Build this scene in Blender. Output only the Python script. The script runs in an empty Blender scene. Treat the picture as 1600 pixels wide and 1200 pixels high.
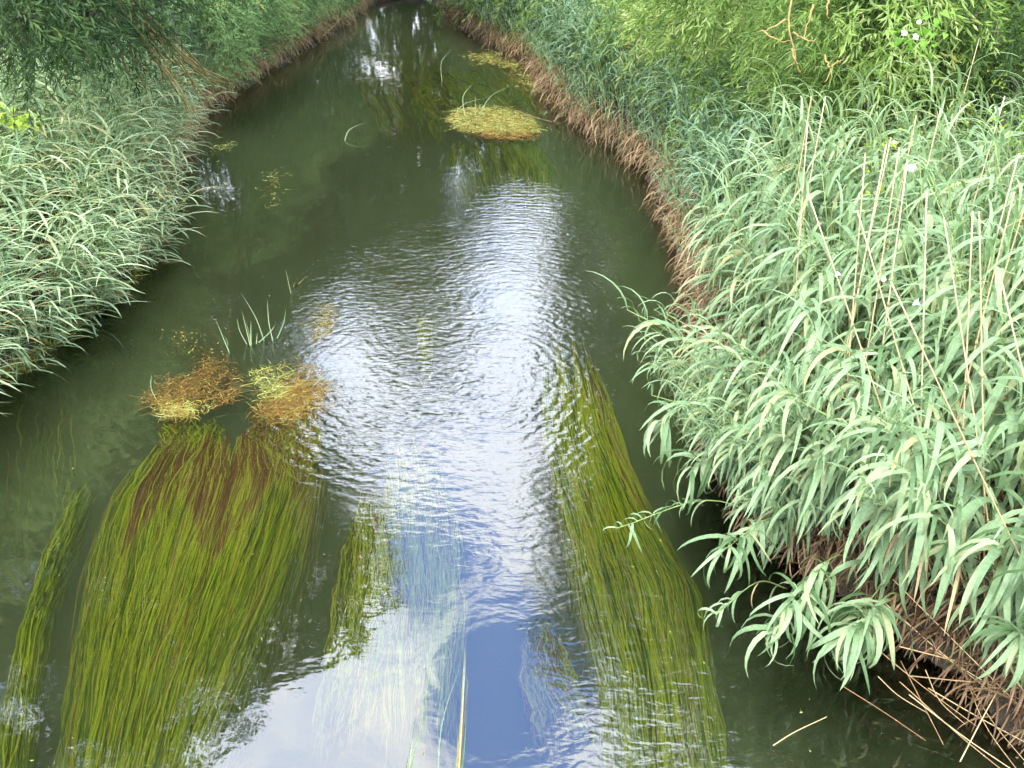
import bpy, math
import numpy as np

# ------------------------------------------------------------------ camera, world, sun, exposure
CAM_H, PITCH, FPX = 4.6, math.radians(31.5), 1385.0
scene = bpy.context.scene
col = scene.collection
cam_d = bpy.data.cameras.new('camera'); cam = bpy.data.objects.new('camera', cam_d); col.objects.link(cam)
cam.location = (0, 0, CAM_H); cam.rotation_euler = (math.pi/2 - PITCH, 0, 0)
cam_d.sensor_width = 36; cam_d.lens = 36*FPX/1600; cam_d.clip_start = 0.05; cam_d.clip_end = 600
scene.camera = cam
scene.render.engine = 'CYCLES'
scene.view_settings.view_transform = 'Standard'; scene.view_settings.look = 'None'
scene.view_settings.gamma = 1; scene.view_settings.use_curve_mapping = False
scene.view_settings.exposure = 0.88
cy = scene.cycles
cy.max_bounces = 4; cy.diffuse_bounces = 2; cy.glossy_bounces = 2; cy.transmission_bounces = 2
cy.use_adaptive_sampling = True; cy.adaptive_threshold = 0.04; cy.use_light_tree = False
cy.transparent_max_bounces = 8; cy.volume_bounces = 0; cy.caustics_reflective = False; cy.caustics_refractive = False
cy.use_denoising = True

SUN_EL, SUN_AZ = math.radians(52), math.radians(215)       # azimuth clockwise from +Y: behind the camera, left
world = bpy.data.worlds.new('World'); scene.world = world; world.use_nodes = True
wt = world.node_tree; wt.nodes.clear()
def N(t, kind, **kw):
    n = t.nodes.new(kind)
    for k, v in kw.items(): setattr(n, k, v)
    return n
def lk(t, a, b): t.links.new(a, b)
def math_n(t, op, a, b=None, c=None, clamp=False):
    n = t.nodes.new('ShaderNodeMath'); n.operation = op; n.use_clamp = clamp
    for i, v in enumerate((a, b, c)):
        if v is None: continue
        if isinstance(v, (int, float)): n.inputs[i].default_value = v
        else: t.links.new(v, n.inputs[i])
    return n.outputs[0]
def vmath(t, op, a, b=None):
    n = t.nodes.new('ShaderNodeVectorMath'); n.operation = op
    for i, v in enumerate((a, b)):
        if v is None: continue
        if isinstance(v, (tuple, list)): n.inputs[i].default_value = v
        else: t.links.new(v, n.inputs[i])
    return n
def ramp(t, fac, stops, interp='LINEAR'):
    n = t.nodes.new('ShaderNodeValToRGB'); cr = n.color_ramp; cr.interpolation = interp
    while len(cr.elements) < len(stops): cr.elements.new(0.5)
    for e, (p, c) in zip(cr.elements, stops):
        e.position = p; e.color = (c[0], c[1], c[2], 1) if isinstance(c, (tuple, list)) else (c, c, c, 1)
    t.links.new(fac, n.inputs[0]); return n.outputs[0]
def mixc(t, fac, a, b, mode='MIX'):
    n = t.nodes.new('ShaderNodeMix'); n.data_type = 'RGBA'; n.blend_type = mode
    for idx, v in ((0, fac), (6, a), (7, b)):
        if isinstance(v, (int, float)): n.inputs[idx].default_value = v
        elif isinstance(v, (tuple, list)): n.inputs[idx].default_value = (*v[:3], 1)
        else: t.links.new(v, n.inputs[idx])
    return n.outputs[2]
def noise(t, vec, scale, detail=4, rough=0.55, dist=0.0):
    n = t.nodes.new('ShaderNodeTexNoise'); n.inputs['Scale'].default_value = scale
    n.inputs['Detail'].default_value = detail; n.inputs['Roughness'].default_value = rough
    n.inputs['Distortion'].default_value = dist
    if vec is not None: t.links.new(vec, n.inputs['Vector'])
    return n.outputs['Fac']

CLOUD = 36.0
bg = N(wt, 'ShaderNodeBackground'); bg.inputs['Strength'].default_value = 0.1
wo = N(wt, 'ShaderNodeOutputWorld'); lk(wt, bg.outputs[0], wo.inputs[0])
sky = N(wt, 'ShaderNodeTexSky', sky_type='NISHITA'); sky.sun_disc = False
sky.sun_elevation = SUN_EL; sky.sun_rotation = SUN_AZ; sky.air_density = 1.0; sky.dust_density = 0.6
gen = N(wt, 'ShaderNodeTexCoord').outputs['Generated']
sp = N(wt, 'ShaderNodeSeparateXYZ'); lk(wt, gen, sp.inputs[0])
zc = math_n(wt, 'MAXIMUM', sp.outputs[2], 0.06)
cb = N(wt, 'ShaderNodeCombineXYZ')
lk(wt, math_n(wt, 'DIVIDE', sp.outputs[0], zc), cb.inputs[0]); lk(wt, math_n(wt, 'DIVIDE', sp.outputs[1], zc), cb.inputs[1])
cn = noise(wt, cb.outputs[0], 2.1, 7, 0.58, 0.4)
cn2 = noise(wt, cb.outputs[0], 2.6, 5, 0.6, 0.3)
# the blue gap in the clouds that the river mirrors (plane coordinates x/z, y/z)
gap = vmath(wt, 'SUBTRACT', cb.outputs[0], (-0.01, 0.83, 0))
gsc = vmath(wt, 'MULTIPLY', gap.outputs[0], (6.5, 4.2, 0))
gl = vmath(wt, 'LENGTH', gsc.outputs[0]).outputs['Value']
gapf = math_n(wt, 'SUBTRACT', 1.0, gl, clamp=True)
gap2 = vmath(wt, 'MULTIPLY', vmath(wt, 'SUBTRACT', cb.outputs[0], (-0.13, 1.04, 0)).outputs[0], (7.5, 3.6, 0))
gapf2 = math_n(wt, 'SUBTRACT', 1.0, vmath(wt, 'LENGTH', gap2.outputs[0]).outputs['Value'], clamp=True)
gapf = math_n(wt, 'MAXIMUM', gapf, math_n(wt, 'MULTIPLY', gapf2, 0.62))
cov = math_n(wt, 'SUBTRACT', math_n(wt, 'ADD', math_n(wt, 'MULTIPLY', cn, 0.9), 0.12), math_n(wt, 'MULTIPLY', gapf, 0.6))
mask = ramp(wt, cov, [(0.34, 0.0), (0.52, 1.0)], 'EASE')
cl = ramp(wt, cn2, [(0.36, (0.55, 0.66, 0.92)), (0.6, (1.0, 1.0, 1.0))])
clv = mixc(wt, 1.0, cl, (CLOUD, CLOUD, CLOUD*1.04), 'MULTIPLY')
hazy = mixc(wt, 0.75, sky.outputs[0], (6.5, 11.5, 29.0))           # thin veil over the blue
skyc = mixc(wt, mask, hazy, clv)
lk(wt, skyc, bg.inputs['Color'])

sun_d = bpy.data.lights.new('sun', 'SUN'); sun = bpy.data.objects.new('sun', sun_d); col.objects.link(sun)
sun_d.energy = 3.2; sun_d.angle = math.radians(6); sun_d.color = (1.0, 0.95, 0.86)
sun.rotation_euler = (math.pi/2 - SUN_EL, 0, -SUN_AZ + math.pi)   # aimed below
from mathutils import Vector
sdir = Vector((math.sin(SUN_AZ)*math.cos(SUN_EL), math.cos(SUN_AZ)*math.cos(SUN_EL), math.sin(SUN_EL)))
sun.rotation_euler = sdir.to_track_quat('Z', 'Y').to_euler()
sun.location = sdir*40

# ------------------------------------------------------------------ helpers
rng = np.random.default_rng(7)
CP, SP = math.cos(PITCH), math.sin(PITCH)
def ray(px, py):
    u = (px-800)/FPX; v = (600-py)/FPX
    return np.array([u, CP+v*SP, -SP+v*CP])
def P(px, py, z=0.0):
    d = ray(px, py); t = (z-CAM_H)/d[2]; return np.array([d[0]*t, d[1]*t, z])
def PV(px, py, z):                       # vectorised ground point
    u = (px-800)/FPX; v = (600-py)/FPX
    dy = CP+v*SP; dz = -SP+v*CP; t = (z-CAM_H)/dz
    return np.stack([u*t, dy*t, np.zeros_like(u)+z], -1)
def PY(px, py, y):                       # point of the sight line at distance y
    d = ray(px, py); t = y/d[1]; return np.array([d[0]*t, y, CAM_H+d[2]*t])
def RP(px, py, y):                       # where the thing stands whose mirror image shows there
    d = ray(px, py); t = y/d[1]; return np.array([d[0]*t, y, -CAM_H-d[2]*t])

def make_mesh(name, V, quads=None, tris=None, tint=None, smooth=False, mat=None):
    V = np.asarray(V, dtype=np.float32).reshape(-1, 3)
    me = bpy.data.meshes.new(name)
    parts = []; sizes = []
    if quads is not None and len(quads): parts.append(np.asarray(quads, dtype=np.int32).ravel()); sizes.append(np.full(len(quads), 4))
    if tris is not None and len(tris): parts.append(np.asarray(tris, dtype=np.int32).ravel()); sizes.append(np.full(len(tris), 3))
    idx = np.concatenate(parts); sz = np.concatenate(sizes).astype(np.int32)
    me.vertices.add(len(V)); me.vertices.foreach_set('co', V.ravel())
    me.loops.add(len(idx)); me.loops.foreach_set('vertex_index', idx)
    me.polygons.add(len(sz)); me.polygons.foreach_set('loop_start', np.concatenate([[0], np.cumsum(sz)[:-1]]).astype(np.int32))
    me.polygons.foreach_set('use_smooth', np.full(len(sz), smooth, dtype=bool))
    me.update(calc_edges=True)
    if tint is not None:
        a = me.attributes.new('tint', 'FLOAT', 'POINT'); a.data.foreach_set('value', np.asarray(tint, dtype=np.float32).ravel())
    if mat: me.materials.append(mat)
    return me
def tag(o, label=None, cat=None, group=None, kind=None):
    if label: o['label'] = label
    if cat: o['category'] = cat
    if group: o['group'] = group
    if kind: o['kind'] = kind
    return o
def link(name, data, parent=None, loc=None):
    o = bpy.data.objects.new(name, data); col.objects.link(o)
    if parent: o.parent = parent
    if loc is not None: o.location = loc
    return o
class Acc:
    """collects pieces of one object"""
    def __init__(s): s.V=[]; s.Q=[]; s.T=[]; s.t=[]; s.n=0
    def add(s, V, Q=None, T=None, tint=0.5):
        V = np.asarray(V, dtype=float).reshape(-1, 3)
        if Q is not None and len(Q): s.Q.append(np.asarray(Q)+s.n)
        if T is not None and len(T): s.T.append(np.asarray(T)+s.n)
        s.V.append(V); s.t.append(np.broadcast_to(np.asarray(tint, dtype=float).ravel() if np.ndim(tint) else tint, (len(V),)))
        s.n += len(V)
    def mesh(s, name, mat, smooth=False):
        return make_mesh(name, np.concatenate(s.V), np.concatenate(s.Q) if s.Q else None,
                         np.concatenate(s.T) if s.T else None, np.concatenate(s.t), smooth, mat)

def blades(L=1.0, W=0.08, a0=0.9, c=2.0, bend=0.0, fold=0.25, rings=7, power=1.2, prof=0.55):
    """one leaf blade: base at the origin, heading +X, arching over; returns V, quads"""
    s = np.linspace(0, 1, rings)
    ang = a0 - c*s**power
    ds = 1/(rings-1)
    x = np.concatenate([[0], np.cumsum(np.cos((ang[1:]+ang[:-1])/2)*ds)])*L
    z = np.concatenate([[0], np.cumsum(np.sin((ang[1:]+ang[:-1])/2)*ds)])*L
    y = bend*s**2*L
    w = W*L*0.5*np.minimum(1, 0.35+s*3.2)*np.clip(1-s, 0, 1)**prof; w[-1] = 0.0008
    tx, tz = np.cos(ang), np.sin(ang)
    up = np.stack([-tz, 0*tx, tx], -1)
    mid = np.stack([x, y, z], -1)
    side = np.array([0, 1.0, 0])
    l = mid + side*w[:, None] + up*(w*fold)[:, None]
    r = mid - side*w[:, None] + up*(w*fold)[:, None]
    V = np.stack([l, mid, r], 1).reshape(-1, 3)
    Q = []
    for i in range(rings-1):
        a = i*3; b = a+3
        Q += [[a, a+1, b+1, b], [a+1, a+2, b+2, b+1]]
    return V, np.array(Q)
def tube(Pts, R, sides=6):
    Pts = np.asarray(Pts, dtype=float); K = len(Pts)
    R = np.broadcast_to(np.asarray(R, dtype=float), (K,))
    T = np.gradient(Pts, axis=0); T /= np.linalg.norm(T, axis=1)[:, None]+1e-9
    ref = np.array([0.31, 0.95, 0.05]) if abs(T[0][2]) > .7 else np.array([0, 0, 1.0])
    A = np.cross(T, ref); A /= np.linalg.norm(A, axis=1)[:, None]+1e-9
    B = np.cross(T, A)
    th = np.arange(sides)/sides*2*math.pi
    V = Pts[:, None]+R[:, None, None]*(np.cos(th)[None, :, None]*A[:, None]+np.sin(th)[None, :, None]*B[:, None])
    Q = []
    for i in range(K-1):
        for j in range(sides):
            k = (j+1) % sides
            Q.append([i*sides+j, i*sides+k, (i+1)*sides+k, (i+1)*sides+j])
    V = V.reshape(-1, 3)
    V = np.concatenate([V, Pts[-1:], Pts[:1]]); n = K*sides
    T3 = [[(K-1)*sides+j, (K-1)*sides+(j+1) % sides, n] for j in range(sides)] + [[(j+1) % sides, j, n+1] for j in range(sides)]
    return V, np.array(Q), np.array(T3)
def curve(pts, n=14):
    """smooth Catmull-Rom through points"""
    p = np.asarray(pts, dtype=float)
    p = np.concatenate([[2*p[0]-p[1]], p, [2*p[-1]-p[-2]]]); out = []
    seg = len(p)-3
    for t in np.linspace(0, seg-1e-6, n):
        i = int(t); f = t-i; a, b, c, d = p[i:i+4]
        out.append(0.5*((2*b)+(-a+c)*f+(2*a-5*b+4*c-d)*f*f+(-a+3*b-3*c+d)*f**3))
    return np.array(out)

# ------------------------------------------------------------------ materials
def new_mat(name):
    m = bpy.data.materials.new(name); m.use_nodes = True; m.node_tree.nodes.clear(); return m, m.node_tree
def leaf_mat(name, stops, trans=0.3, rough=0.5, spec=0.2, jitter=0.1, nscale=2.0):
    m, t = new_mat(name)
    out = N(t, 'ShaderNodeOutputMaterial')
    at = N(t, 'ShaderNodeAttribute', attribute_name='tint')
    oi = N(t, 'ShaderNodeObjectInfo')
    pos = N(t, 'ShaderNodeNewGeometry').outputs['Position']
    nz = noise(t, pos, nscale, 3)
    f = math_n(t, 'ADD', at.outputs['Fac'], math_n(t, 'MULTIPLY', math_n(t, 'SUBTRACT', oi.outputs['Random'], 0.5), jitter))
    f = math_n(t, 'ADD', f, math_n(t, 'MULTIPLY', math_n(t, 'SUBTRACT', nz, 0.5), 0.28), clamp=True)
    c = ramp(t, f, stops)
    fine = noise(t, pos, 60, 2)
    c = mixc(t, 1.0, c, ramp(t, fine, [(0.25, 0.78), (0.75, 1.15)]), 'MULTIPLY')
    pb = N(t, 'ShaderNodeBsdfPrincipled'); lk(t, c, pb.inputs['Base Color'])
    pb.inputs['Roughness'].default_value = rough; pb.inputs['Specular IOR Level'].default_value = spec
    tr = N(t, 'ShaderNodeBsdfTranslucent'); lk(t, mixc(t, 1.0, c, (1.15, 1.25, 0.75), 'MULTIPLY'), tr.inputs['Color'])
    mx = N(t, 'ShaderNodeMixShader'); mx.inputs[0].default_value = trans
    lk(t, pb.outputs[0], mx.inputs[1]); lk(t, tr.outputs[0], mx.inputs[2]); lk(t, mx.outputs[0], out.inputs[0])
    return m
def bark_mat(name, a, b, c3, scale=8):
    m, t = new_mat(name)
    out = N(t, 'ShaderNodeOutputMaterial'); pos = N(t, 'ShaderNodeNewGeometry').outputs['Position']
    st = vmath(t, 'MULTIPLY', pos, (1, 1, 0.35)).outputs[0]
    nz = noise(t, st, scale, 6, 0.65, 0.6)
    c = ramp(t, nz, [(0.3, a), (0.55, b), (0.75, c3)])
    pb = N(t, 'ShaderNodeBsdfPrincipled'); lk(t, c, pb.inputs['Base Color']); pb.inputs['Roughness'].default_value = 0.85
    bp = N(t, 'ShaderNodeBump'); bp.inputs['Strength'].default_value = 0.6; bp.inputs['Distance'].default_value = 0.03
    lk(t, nz, bp.inputs['Height']); lk(t, bp.outputs[0], pb.inputs['Normal']); lk(t, pb.outputs[0], out.inputs[0])
    return m
# tint scale: 0 deep green .. .6 pale .. .8 yellowish .. 1 dead brown
M_REED = leaf_mat('reed_leaf_glaucous', [(0.0, (.04,.09,.03)), (.3, (.10,.175,.07)), (.55, (.215,.315,.165)), (.72, (.285,.375,.195)), (.88, (.30,.29,.13)), (1, (.18,.11,.055))], .3)
M_REEDL = leaf_mat('reed_leaf_bluish', [(0.0, (.05,.11,.05)), (.3, (.15,.245,.115)), (.55, (.285,.395,.225)), (.72, (.37,.46,.25)), (.85, (.36,.27,.11)), (1, (.20,.125,.06))], .28)
M_REEDF = leaf_mat('reed_leaf_far', [(0.0, (.045,.10,.065)), (.3, (.12,.21,.11)), (.55, (.22,.335,.20)), (.72, (.30,.40,.25)), (.85, (.36,.28,.13)), (1, (.24,.16,.09))], .25)
M_WILLOW = leaf_mat('willow_leaf', [(0.0, (.03,.07,.018)), (.4, (.10,.175,.035)), (.7, (.23,.33,.08)), (.9, (.36,.43,.18)), (1, (.32,.30,.08))], .35, nscale=1.2)
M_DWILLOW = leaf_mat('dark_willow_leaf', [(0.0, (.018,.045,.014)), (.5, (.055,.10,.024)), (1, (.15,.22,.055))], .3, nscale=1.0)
M_HERB = leaf_mat('herb_leaf', [(0.0, (.035,.075,.025)), (.5, (.11,.20,.07)), (.85, (.20,.32,.12)), (1, (.28,.26,.08))], .3)
M_VINE = leaf_mat('bindweed_leaf', [(0.0, (.10,.25,.03)), (.5, (.20,.40,.05)), (1, (.40,.50,.06))], .4)
M_WEED = leaf_mat('water_weed', [(0.0, (.035,.06,.004)), (.3, (.17,.25,.010)), (.58, (.56,.62,.02)), (.78, (.52,.46,.06)), (.86, (.34,.19,.06)), (1, (.24,.085,.03))], .3, rough=.4, nscale=1.6)
M_MAT = leaf_mat('floating_weed', [(0.0, (.10,.07,.015)), (.35, (.20,.10,.02)), (.6, (.29,.25,.05)), (.85, (.30,.36,.09)), (1, (.42,.48,.2))], .2, nscale=5)
M_STEM = leaf_mat('green_stem', [(0.0, (.10,.18,.05)), (.5, (.22,.30,.10)), (1, (.45,.36,.17))], .05)
M_DRY = leaf_mat('dry_stalk', [(0.0, (.22,.12,.05)), (.5, (.45,.33,.17)), (1, (.62,.50,.30))], .05)
M_DEAD = leaf_mat('dead_leaf', [(0.0, (.05,.026,.014)), (.5, (.18,.115,.06)), (.8, (.32,.23,.125)), (1, (.50,.37,.2))], .2)
M_BARK = bark_mat('willow_bark', (.035,.025,.018), (.10,.075,.05), (.17,.14,.10))
M_LICHEN = bark_mat('lichen_bark', (.09,.065,.03), (.25,.17,.045), (.33,.25,.09), 14)
M_TWIG = bark_mat('olive_twig', (.10,.085,.02), (.22,.17,.05), (.30,.22,.09), 14)
def petal():
    m, t = new_mat('white_petal'); out = N(t, 'ShaderNodeOutputMaterial')
    pb = N(t, 'ShaderNodeBsdfPrincipled'); pos = N(t, 'ShaderNodeNewGeometry').outputs['Position']
    lk(t, ramp(t, noise(t, pos, 90, 2), [(0.3, (.62,.66,.66)), (.7, (.80,.80,.79))]), pb.inputs['Base Color'])
    pb.inputs['Roughness'].default_value = .5
    tr = N(t, 'ShaderNodeBsdfTranslucent'); tr.inputs[0].default_value = (.8,.82,.82,1)
    mx = N(t, 'ShaderNodeMixShader'); mx.inputs[0].default_value = .3
    lk(t, pb.outputs[0], mx.inputs[1]); lk(t, tr.outputs[0], mx.inputs[2]); lk(t, mx.outputs[0], out.inputs[0]); return m
M_PETAL = petal()

def ground_mat():
    m, t = new_mat('bank_soil'); out = N(t, 'ShaderNodeOutputMaterial')
    pos = N(t, 'ShaderNodeNewGeometry').outputs['Position']
    a = noise(t, pos, 1.3, 6, .6); b = noise(t, pos, 22, 5, .7)
    soil = ramp(t, b, [(0.25, (.010,.007,.005)), (.55, (.028,.018,.010)), (.8, (.07,.045,.025))])
    grass = ramp(t, b, [(0.2, (.02,.04,.012)), (.8, (.07,.12,.03))])
    c = mixc(t, ramp(t, a, [(0.5, 0.0), (0.66, 1.0)]), soil, grass)
    z = N(t, 'ShaderNodeSeparateXYZ'); lk(t, pos, z.inputs[0])
    silt = ramp(t, noise(t, pos, 1.1, 5, .6, .5), [(0.3, (.05,.05,.018)), (.5, (.075,.085,.022)), (.7, (.11,.09,.035))])
    c = mixc(t, math_n(t, 'MULTIPLY_ADD', z.outputs[2], 6.0, 1.0, clamp=True), silt, c)
    pb = N(t, 'ShaderNodeBsdfPrincipled'); lk(t, c, pb.inputs['Base Color']); pb.inputs['Roughness'].default_value = .9
    bp = N(t, 'ShaderNodeBump'); bp.inputs['Strength'].default_value = .8; bp.inputs['Distance'].default_value = .05
    lk(t, b, bp.inputs['Height']); lk(t, bp.outputs[0], pb.inputs['Normal']); lk(t, pb.outputs[0], out.inputs[0]); return m

def water_mat():
    m, t = new_mat('river_water'); out = N(t, 'ShaderNodeOutputMaterial')
    pos = N(t, 'ShaderNodeNewGeometry').outputs['Position']
    # wind-ruffled and calm zones
    def blob(cx, cyy, rx, ry):
        d = vmath(t, 'MULTIPLY', vmath(t, 'SUBTRACT', pos, (cx, cyy, 0)).outputs[0], (1/rx, 1/ry, 0))
        l = vmath(t, 'LENGTH', d.outputs[0]).outputs['Value']
        return math_n(t, 'SUBTRACT', 1.0, l, clamp=True)
    zone = blob(0.2, 9.4, 3.2, 5.4)
    zone = math_n(t, 'MAXIMUM', zone, math_n(t, 'MULTIPLY', blob(1.05, 4.3, 1.3, 3.2), 0.42))
    zone = math_n(t, 'MAXIMUM', zone, math_n(t, 'MULTIPLY', blob(-1.7, 6.8, 1.6, 1.6), 0.7))
    zn = ramp(t, noise(t, pos, 0.9, 3), [(0.3, 0.35), (0.65, 1.0)])
    zone = math_n(t, 'MULTIPLY', ramp(t, zone, [(0.0, 0.0), (0.55, 1.0)], 'EASE'), zn)
    rip = vmath(t, 'MULTIPLY', pos, (0.62, 1.35, 1)).outputs[0]
    n1 = noise(t, rip, 7.5, 2, .5, 1.0)
    n2 = noise(t, rip, 19, 2, .5, .6)
    def rings(cx, cyy, scale, dist):
        w = N(t, 'ShaderNodeTexWave', wave_type='RINGS', rings_direction='SPHERICAL', wave_profile='SIN')
        lk(t, vmath(t, 'SUBTRACT', pos, (cx, cyy, 0)).outputs[0], w.inputs['Vector'])
        w.inputs['Scale'].default_value = scale; w.inputs['Distortion'].default_value = dist
        w.inputs['Detail'].default_value = 2; w.inputs['Detail Scale'].default_value = 2.2
        return w.outputs['Fac']
    r1 = rings(0.15, 9.3, 2.3, 5.5); r2 = rings(-0.7, 7.6, 2.6, 5.5)
    h = math_n(t, 'ADD', math_n(t, 'MULTIPLY', n1, 1.25), math_n(t, 'MULTIPLY', n2, .45))
    h = math_n(t, 'ADD', h, math_n(t, 'MULTIPLY', math_n(t, 'ADD', r1, r2), .18))
    h = math_n(t, 'MULTIPLY', h, zone)
    calm = noise(t, pos, 2.2, 3, .5, .6)
    h2 = math_n(t, 'ADD', math_n(t, 'MULTIPLY', h, .0072), math_n(t, 'MULTIPLY', calm, .004))
    h2 = math_n(t, 'ADD', h2, math_n(t, 'MULTIPLY', n2, .00025))
    bp = N(t, 'ShaderNodeBump'); bp.inputs['Strength'].default_value = 1.0; bp.inputs['Distance'].default_value = 1.0
    lk(t, h2, bp.inputs['Height'])
    fr = N(t, 'ShaderNodeFresnel'); fr.inputs['IOR'].default_value = 1.98; lk(t, bp.outputs[0], fr.inputs['Normal'])
    gl = N(t, 'ShaderNodeBsdfGlossy'); gl.inputs['Roughness'].default_value = 0.0; gl.inputs['Color'].default_value = (1, 1, 1, 1)
    lk(t, bp.outputs[0], gl.inputs['Normal'])
    tp = N(t, 'ShaderNodeBsdfTransparent'); tp.inputs[0].default_value = (.95, .98, .95, 1)
    mx = N(t, 'ShaderNodeMixShader'); lk(t, fr.outputs[0], mx.inputs[0]); lk(t, tp.outputs[0], mx.inputs[1]); lk(t, gl.outputs[0], mx.inputs[2])
    lk(t, mx.outputs[0], out.inputs[0])
    vs = N(t, 'ShaderNodeVolumeScatter'); vs.inputs['Color'].default_value = (.66, .80, .30, 1); vs.inputs['Density'].default_value = 1.3
    va = N(t, 'ShaderNodeVolumeAbsorption'); va.inputs['Color'].default_value = (.36, .44, .12, 1); va.inputs['Density'].default_value = 1.45
    ad = N(t, 'ShaderNodeAddShader'); lk(t, vs.outputs[0], ad.inputs[0]); lk(t, va.outputs[0], ad.inputs[1])
    lk(t, ad.outputs[0], out.inputs['Volume'])
    return m

# ------------------------------------------------------------------ ground with the river channel
RB = [(3.1,-14), (3.2,0), (3.25,3.3), (2.91,3.93), (2.43,4.62), (2.05,5.3), (1.92,6.42), (1.9,7.27), (2.0,8.58), (2.12,9.72), (2.27,11.34), (2.36,13.15), (2.06,14.75), (1.23,17.16), (.91,18.4), (.46,21.96), (-1.47,27.0), (-1.91,29.8), (-2.34,31.7), (-3.2, 33.2)]
LB = [(-6.0,-14), (-5.9,0), (-5.5,5.5), (-5.35,7.4), (-5.12,8.43), (-5.0,9.55), (-4.85,10.69), (-5.15,12.59), (-5.5,14.08), (-5.95,16.28), (-6.1,17.86), (-5.95,19.73), (-5.7,21.61), (-5.2,25.57), (-4.8,28.62), (-4.6,31.5), (-3.4, 33.3)]
rb = np.array(RB); lb = np.array(LB)
def right_x(y): return np.interp(y, rb[:, 1], rb[:, 0])
def left_x(y): return np.interp(y, lb[:, 1], lb[:, 0])
def ground_z(x, y):
    d = np.minimum(right_x(y)-x, x-left_x(y))             # >0 inside the channel
    d = np.minimum(d, 33.3-y)
    d = d + .10*np.sin(x*5.1+y*2.3) + .07*np.sin(y*7.7-x*3.1)
    z = np.where(d > 0, -np.minimum(d*1.5, .12+d*.55).clip(0, 1.0)-.0, np.minimum(-d*.45, .26+np.abs(d)*.02).clip(0, 1.3))
    return z + .04*np.sin(x*1.9+1)*np.sin(y*2.3) + .03
def axis(lo, hi, fine_lo, fine_hi, step, grow=1.25):
    a = list(np.arange(fine_lo, fine_hi, step)); s = step
    while a[-1] < hi: s *= grow; a.append(a[-1]+s)
    s = step
    while a[0] > lo: s *= grow; a.insert(0, a[0]-s)
    return np.array(a)
gx = axis(-260, 260, -9, 7, .16); gy = axis(-60, 420, -1, 35, .2)
X, Y = np.meshgrid(gx, gy); Z = ground_z(X, Y)
nx, ny = len(gx), len(gy)
ii = (np.arange(ny-1)[:, None]*nx+np.arange(nx-1)[None, :]).ravel()
gq = np.stack([ii, ii+1, ii+nx+1, ii+nx], -1)
g = link('ground', make_mesh('ground', np.stack([X, Y, Z], -1), gq, smooth=True, mat=ground_mat()))
tag(g, 'dark earth banks and silty bed of the river', 'ground', kind='structure')
wx0, wx1, wy0, wy1, wz0 = -6.6, 4.6, -14.0, 33.9, -1.7
wv = [(x, y, z) for z in (wz0, 0) for y in (wy0, wy1) for x in (wx0, wx1)]
w = link('river_water', make_mesh('river_water', wv, [[4,5,7,6],[0,2,3,1],[0,1,5,4],[2,6,7,3],[0,4,6,2],[1,3,7,5]], mat=water_mat()))
tag(w, 'calm green river water mirroring trees, clouds and a patch of blue sky', 'river', kind='structure')

# ------------------------------------------------------------------ foliage builders
def leaf_quads(base, dirv, L, W, tint):
    """N pointed leaves of two triangles; base, dirv (N,3)"""
    n = len(base)
    d = dirv/(np.linalg.norm(dirv, axis=1)[:, None]+1e-9)
    r = rng.normal(size=(n, 3)); s = np.cross(d, r); s /= np.linalg.norm(s, axis=1)[:, None]+1e-9
    up = np.cross(s, d)
    L = np.broadcast_to(L, (n,))[:, None]; W = np.broadcast_to(W, (n,))[:, None]
    mid = base+d*L*.42
    V = np.stack([base, mid+s*W*.5+up*W*.15, base+d*L-up*L*.08, mid-s*W*.5+up*W*.15], 1).reshape(-1, 3)
    i = np.arange(n)*4
    T = np.concatenate([np.stack([i, i+1, i+2], -1), np.stack([i, i+2, i+3], -1)])
    return V, T, np.repeat(tint, 4)
def sprays(centers, outd, tlen, nleaf, L, W, tint, droop=.9, spread=.55):
    """drooping leafy twigs: leaves strung along curved twigs"""
    n = len(centers)
    s = np.linspace(.05, 1, nleaf)[None, :, None]
    o = outd/(np.linalg.norm(outd, axis=1)[:, None]+1e-9)
    tl = (tlen*rng.uniform(.6, 1.3, n))[:, None, None]
    down = np.array([0, 0, -1.0])
    pts = centers[:, None]+o[:, None]*s*tl+down*droop*tl*s**2*.7
    tang = o[:, None]+down*droop*1.4*s
    tang /= np.linalg.norm(tang, axis=2)[:, :, None]
    d = tang+rng.normal(size=pts.shape)*spread
    pts = pts.reshape(-1, 3); d = d.reshape(-1, 3)
    tt = np.repeat(tint, nleaf)+rng.normal(size=n*nleaf)*.06
    m = len(pts)
    return leaf_quads(pts, d, L*rng.uniform(.65, 1.2, m), W*rng.uniform(.8, 1.2, m), tt)
def ball(n, c, r, shell=.55, squash=.8):
    v = rng.normal(size=(n, 3)); v /= np.linalg.norm(v, axis=1)[:, None]
    rad = r*(shell+(1-shell)*rng.uniform(0, 1, n)**.6)
    # lumpy outline
    ph = rng.uniform(0, 6, 3)
    lump = 1+.22*np.sin(v[:, 0]*4+ph[0])*np.sin(v[:, 1]*5+ph[1])+.15*np.sin(v[:, 2]*7+ph[2])
    p = v*(rad*lump)[:, None]; p[:, 2] *= squash
    return c+p, v
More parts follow.
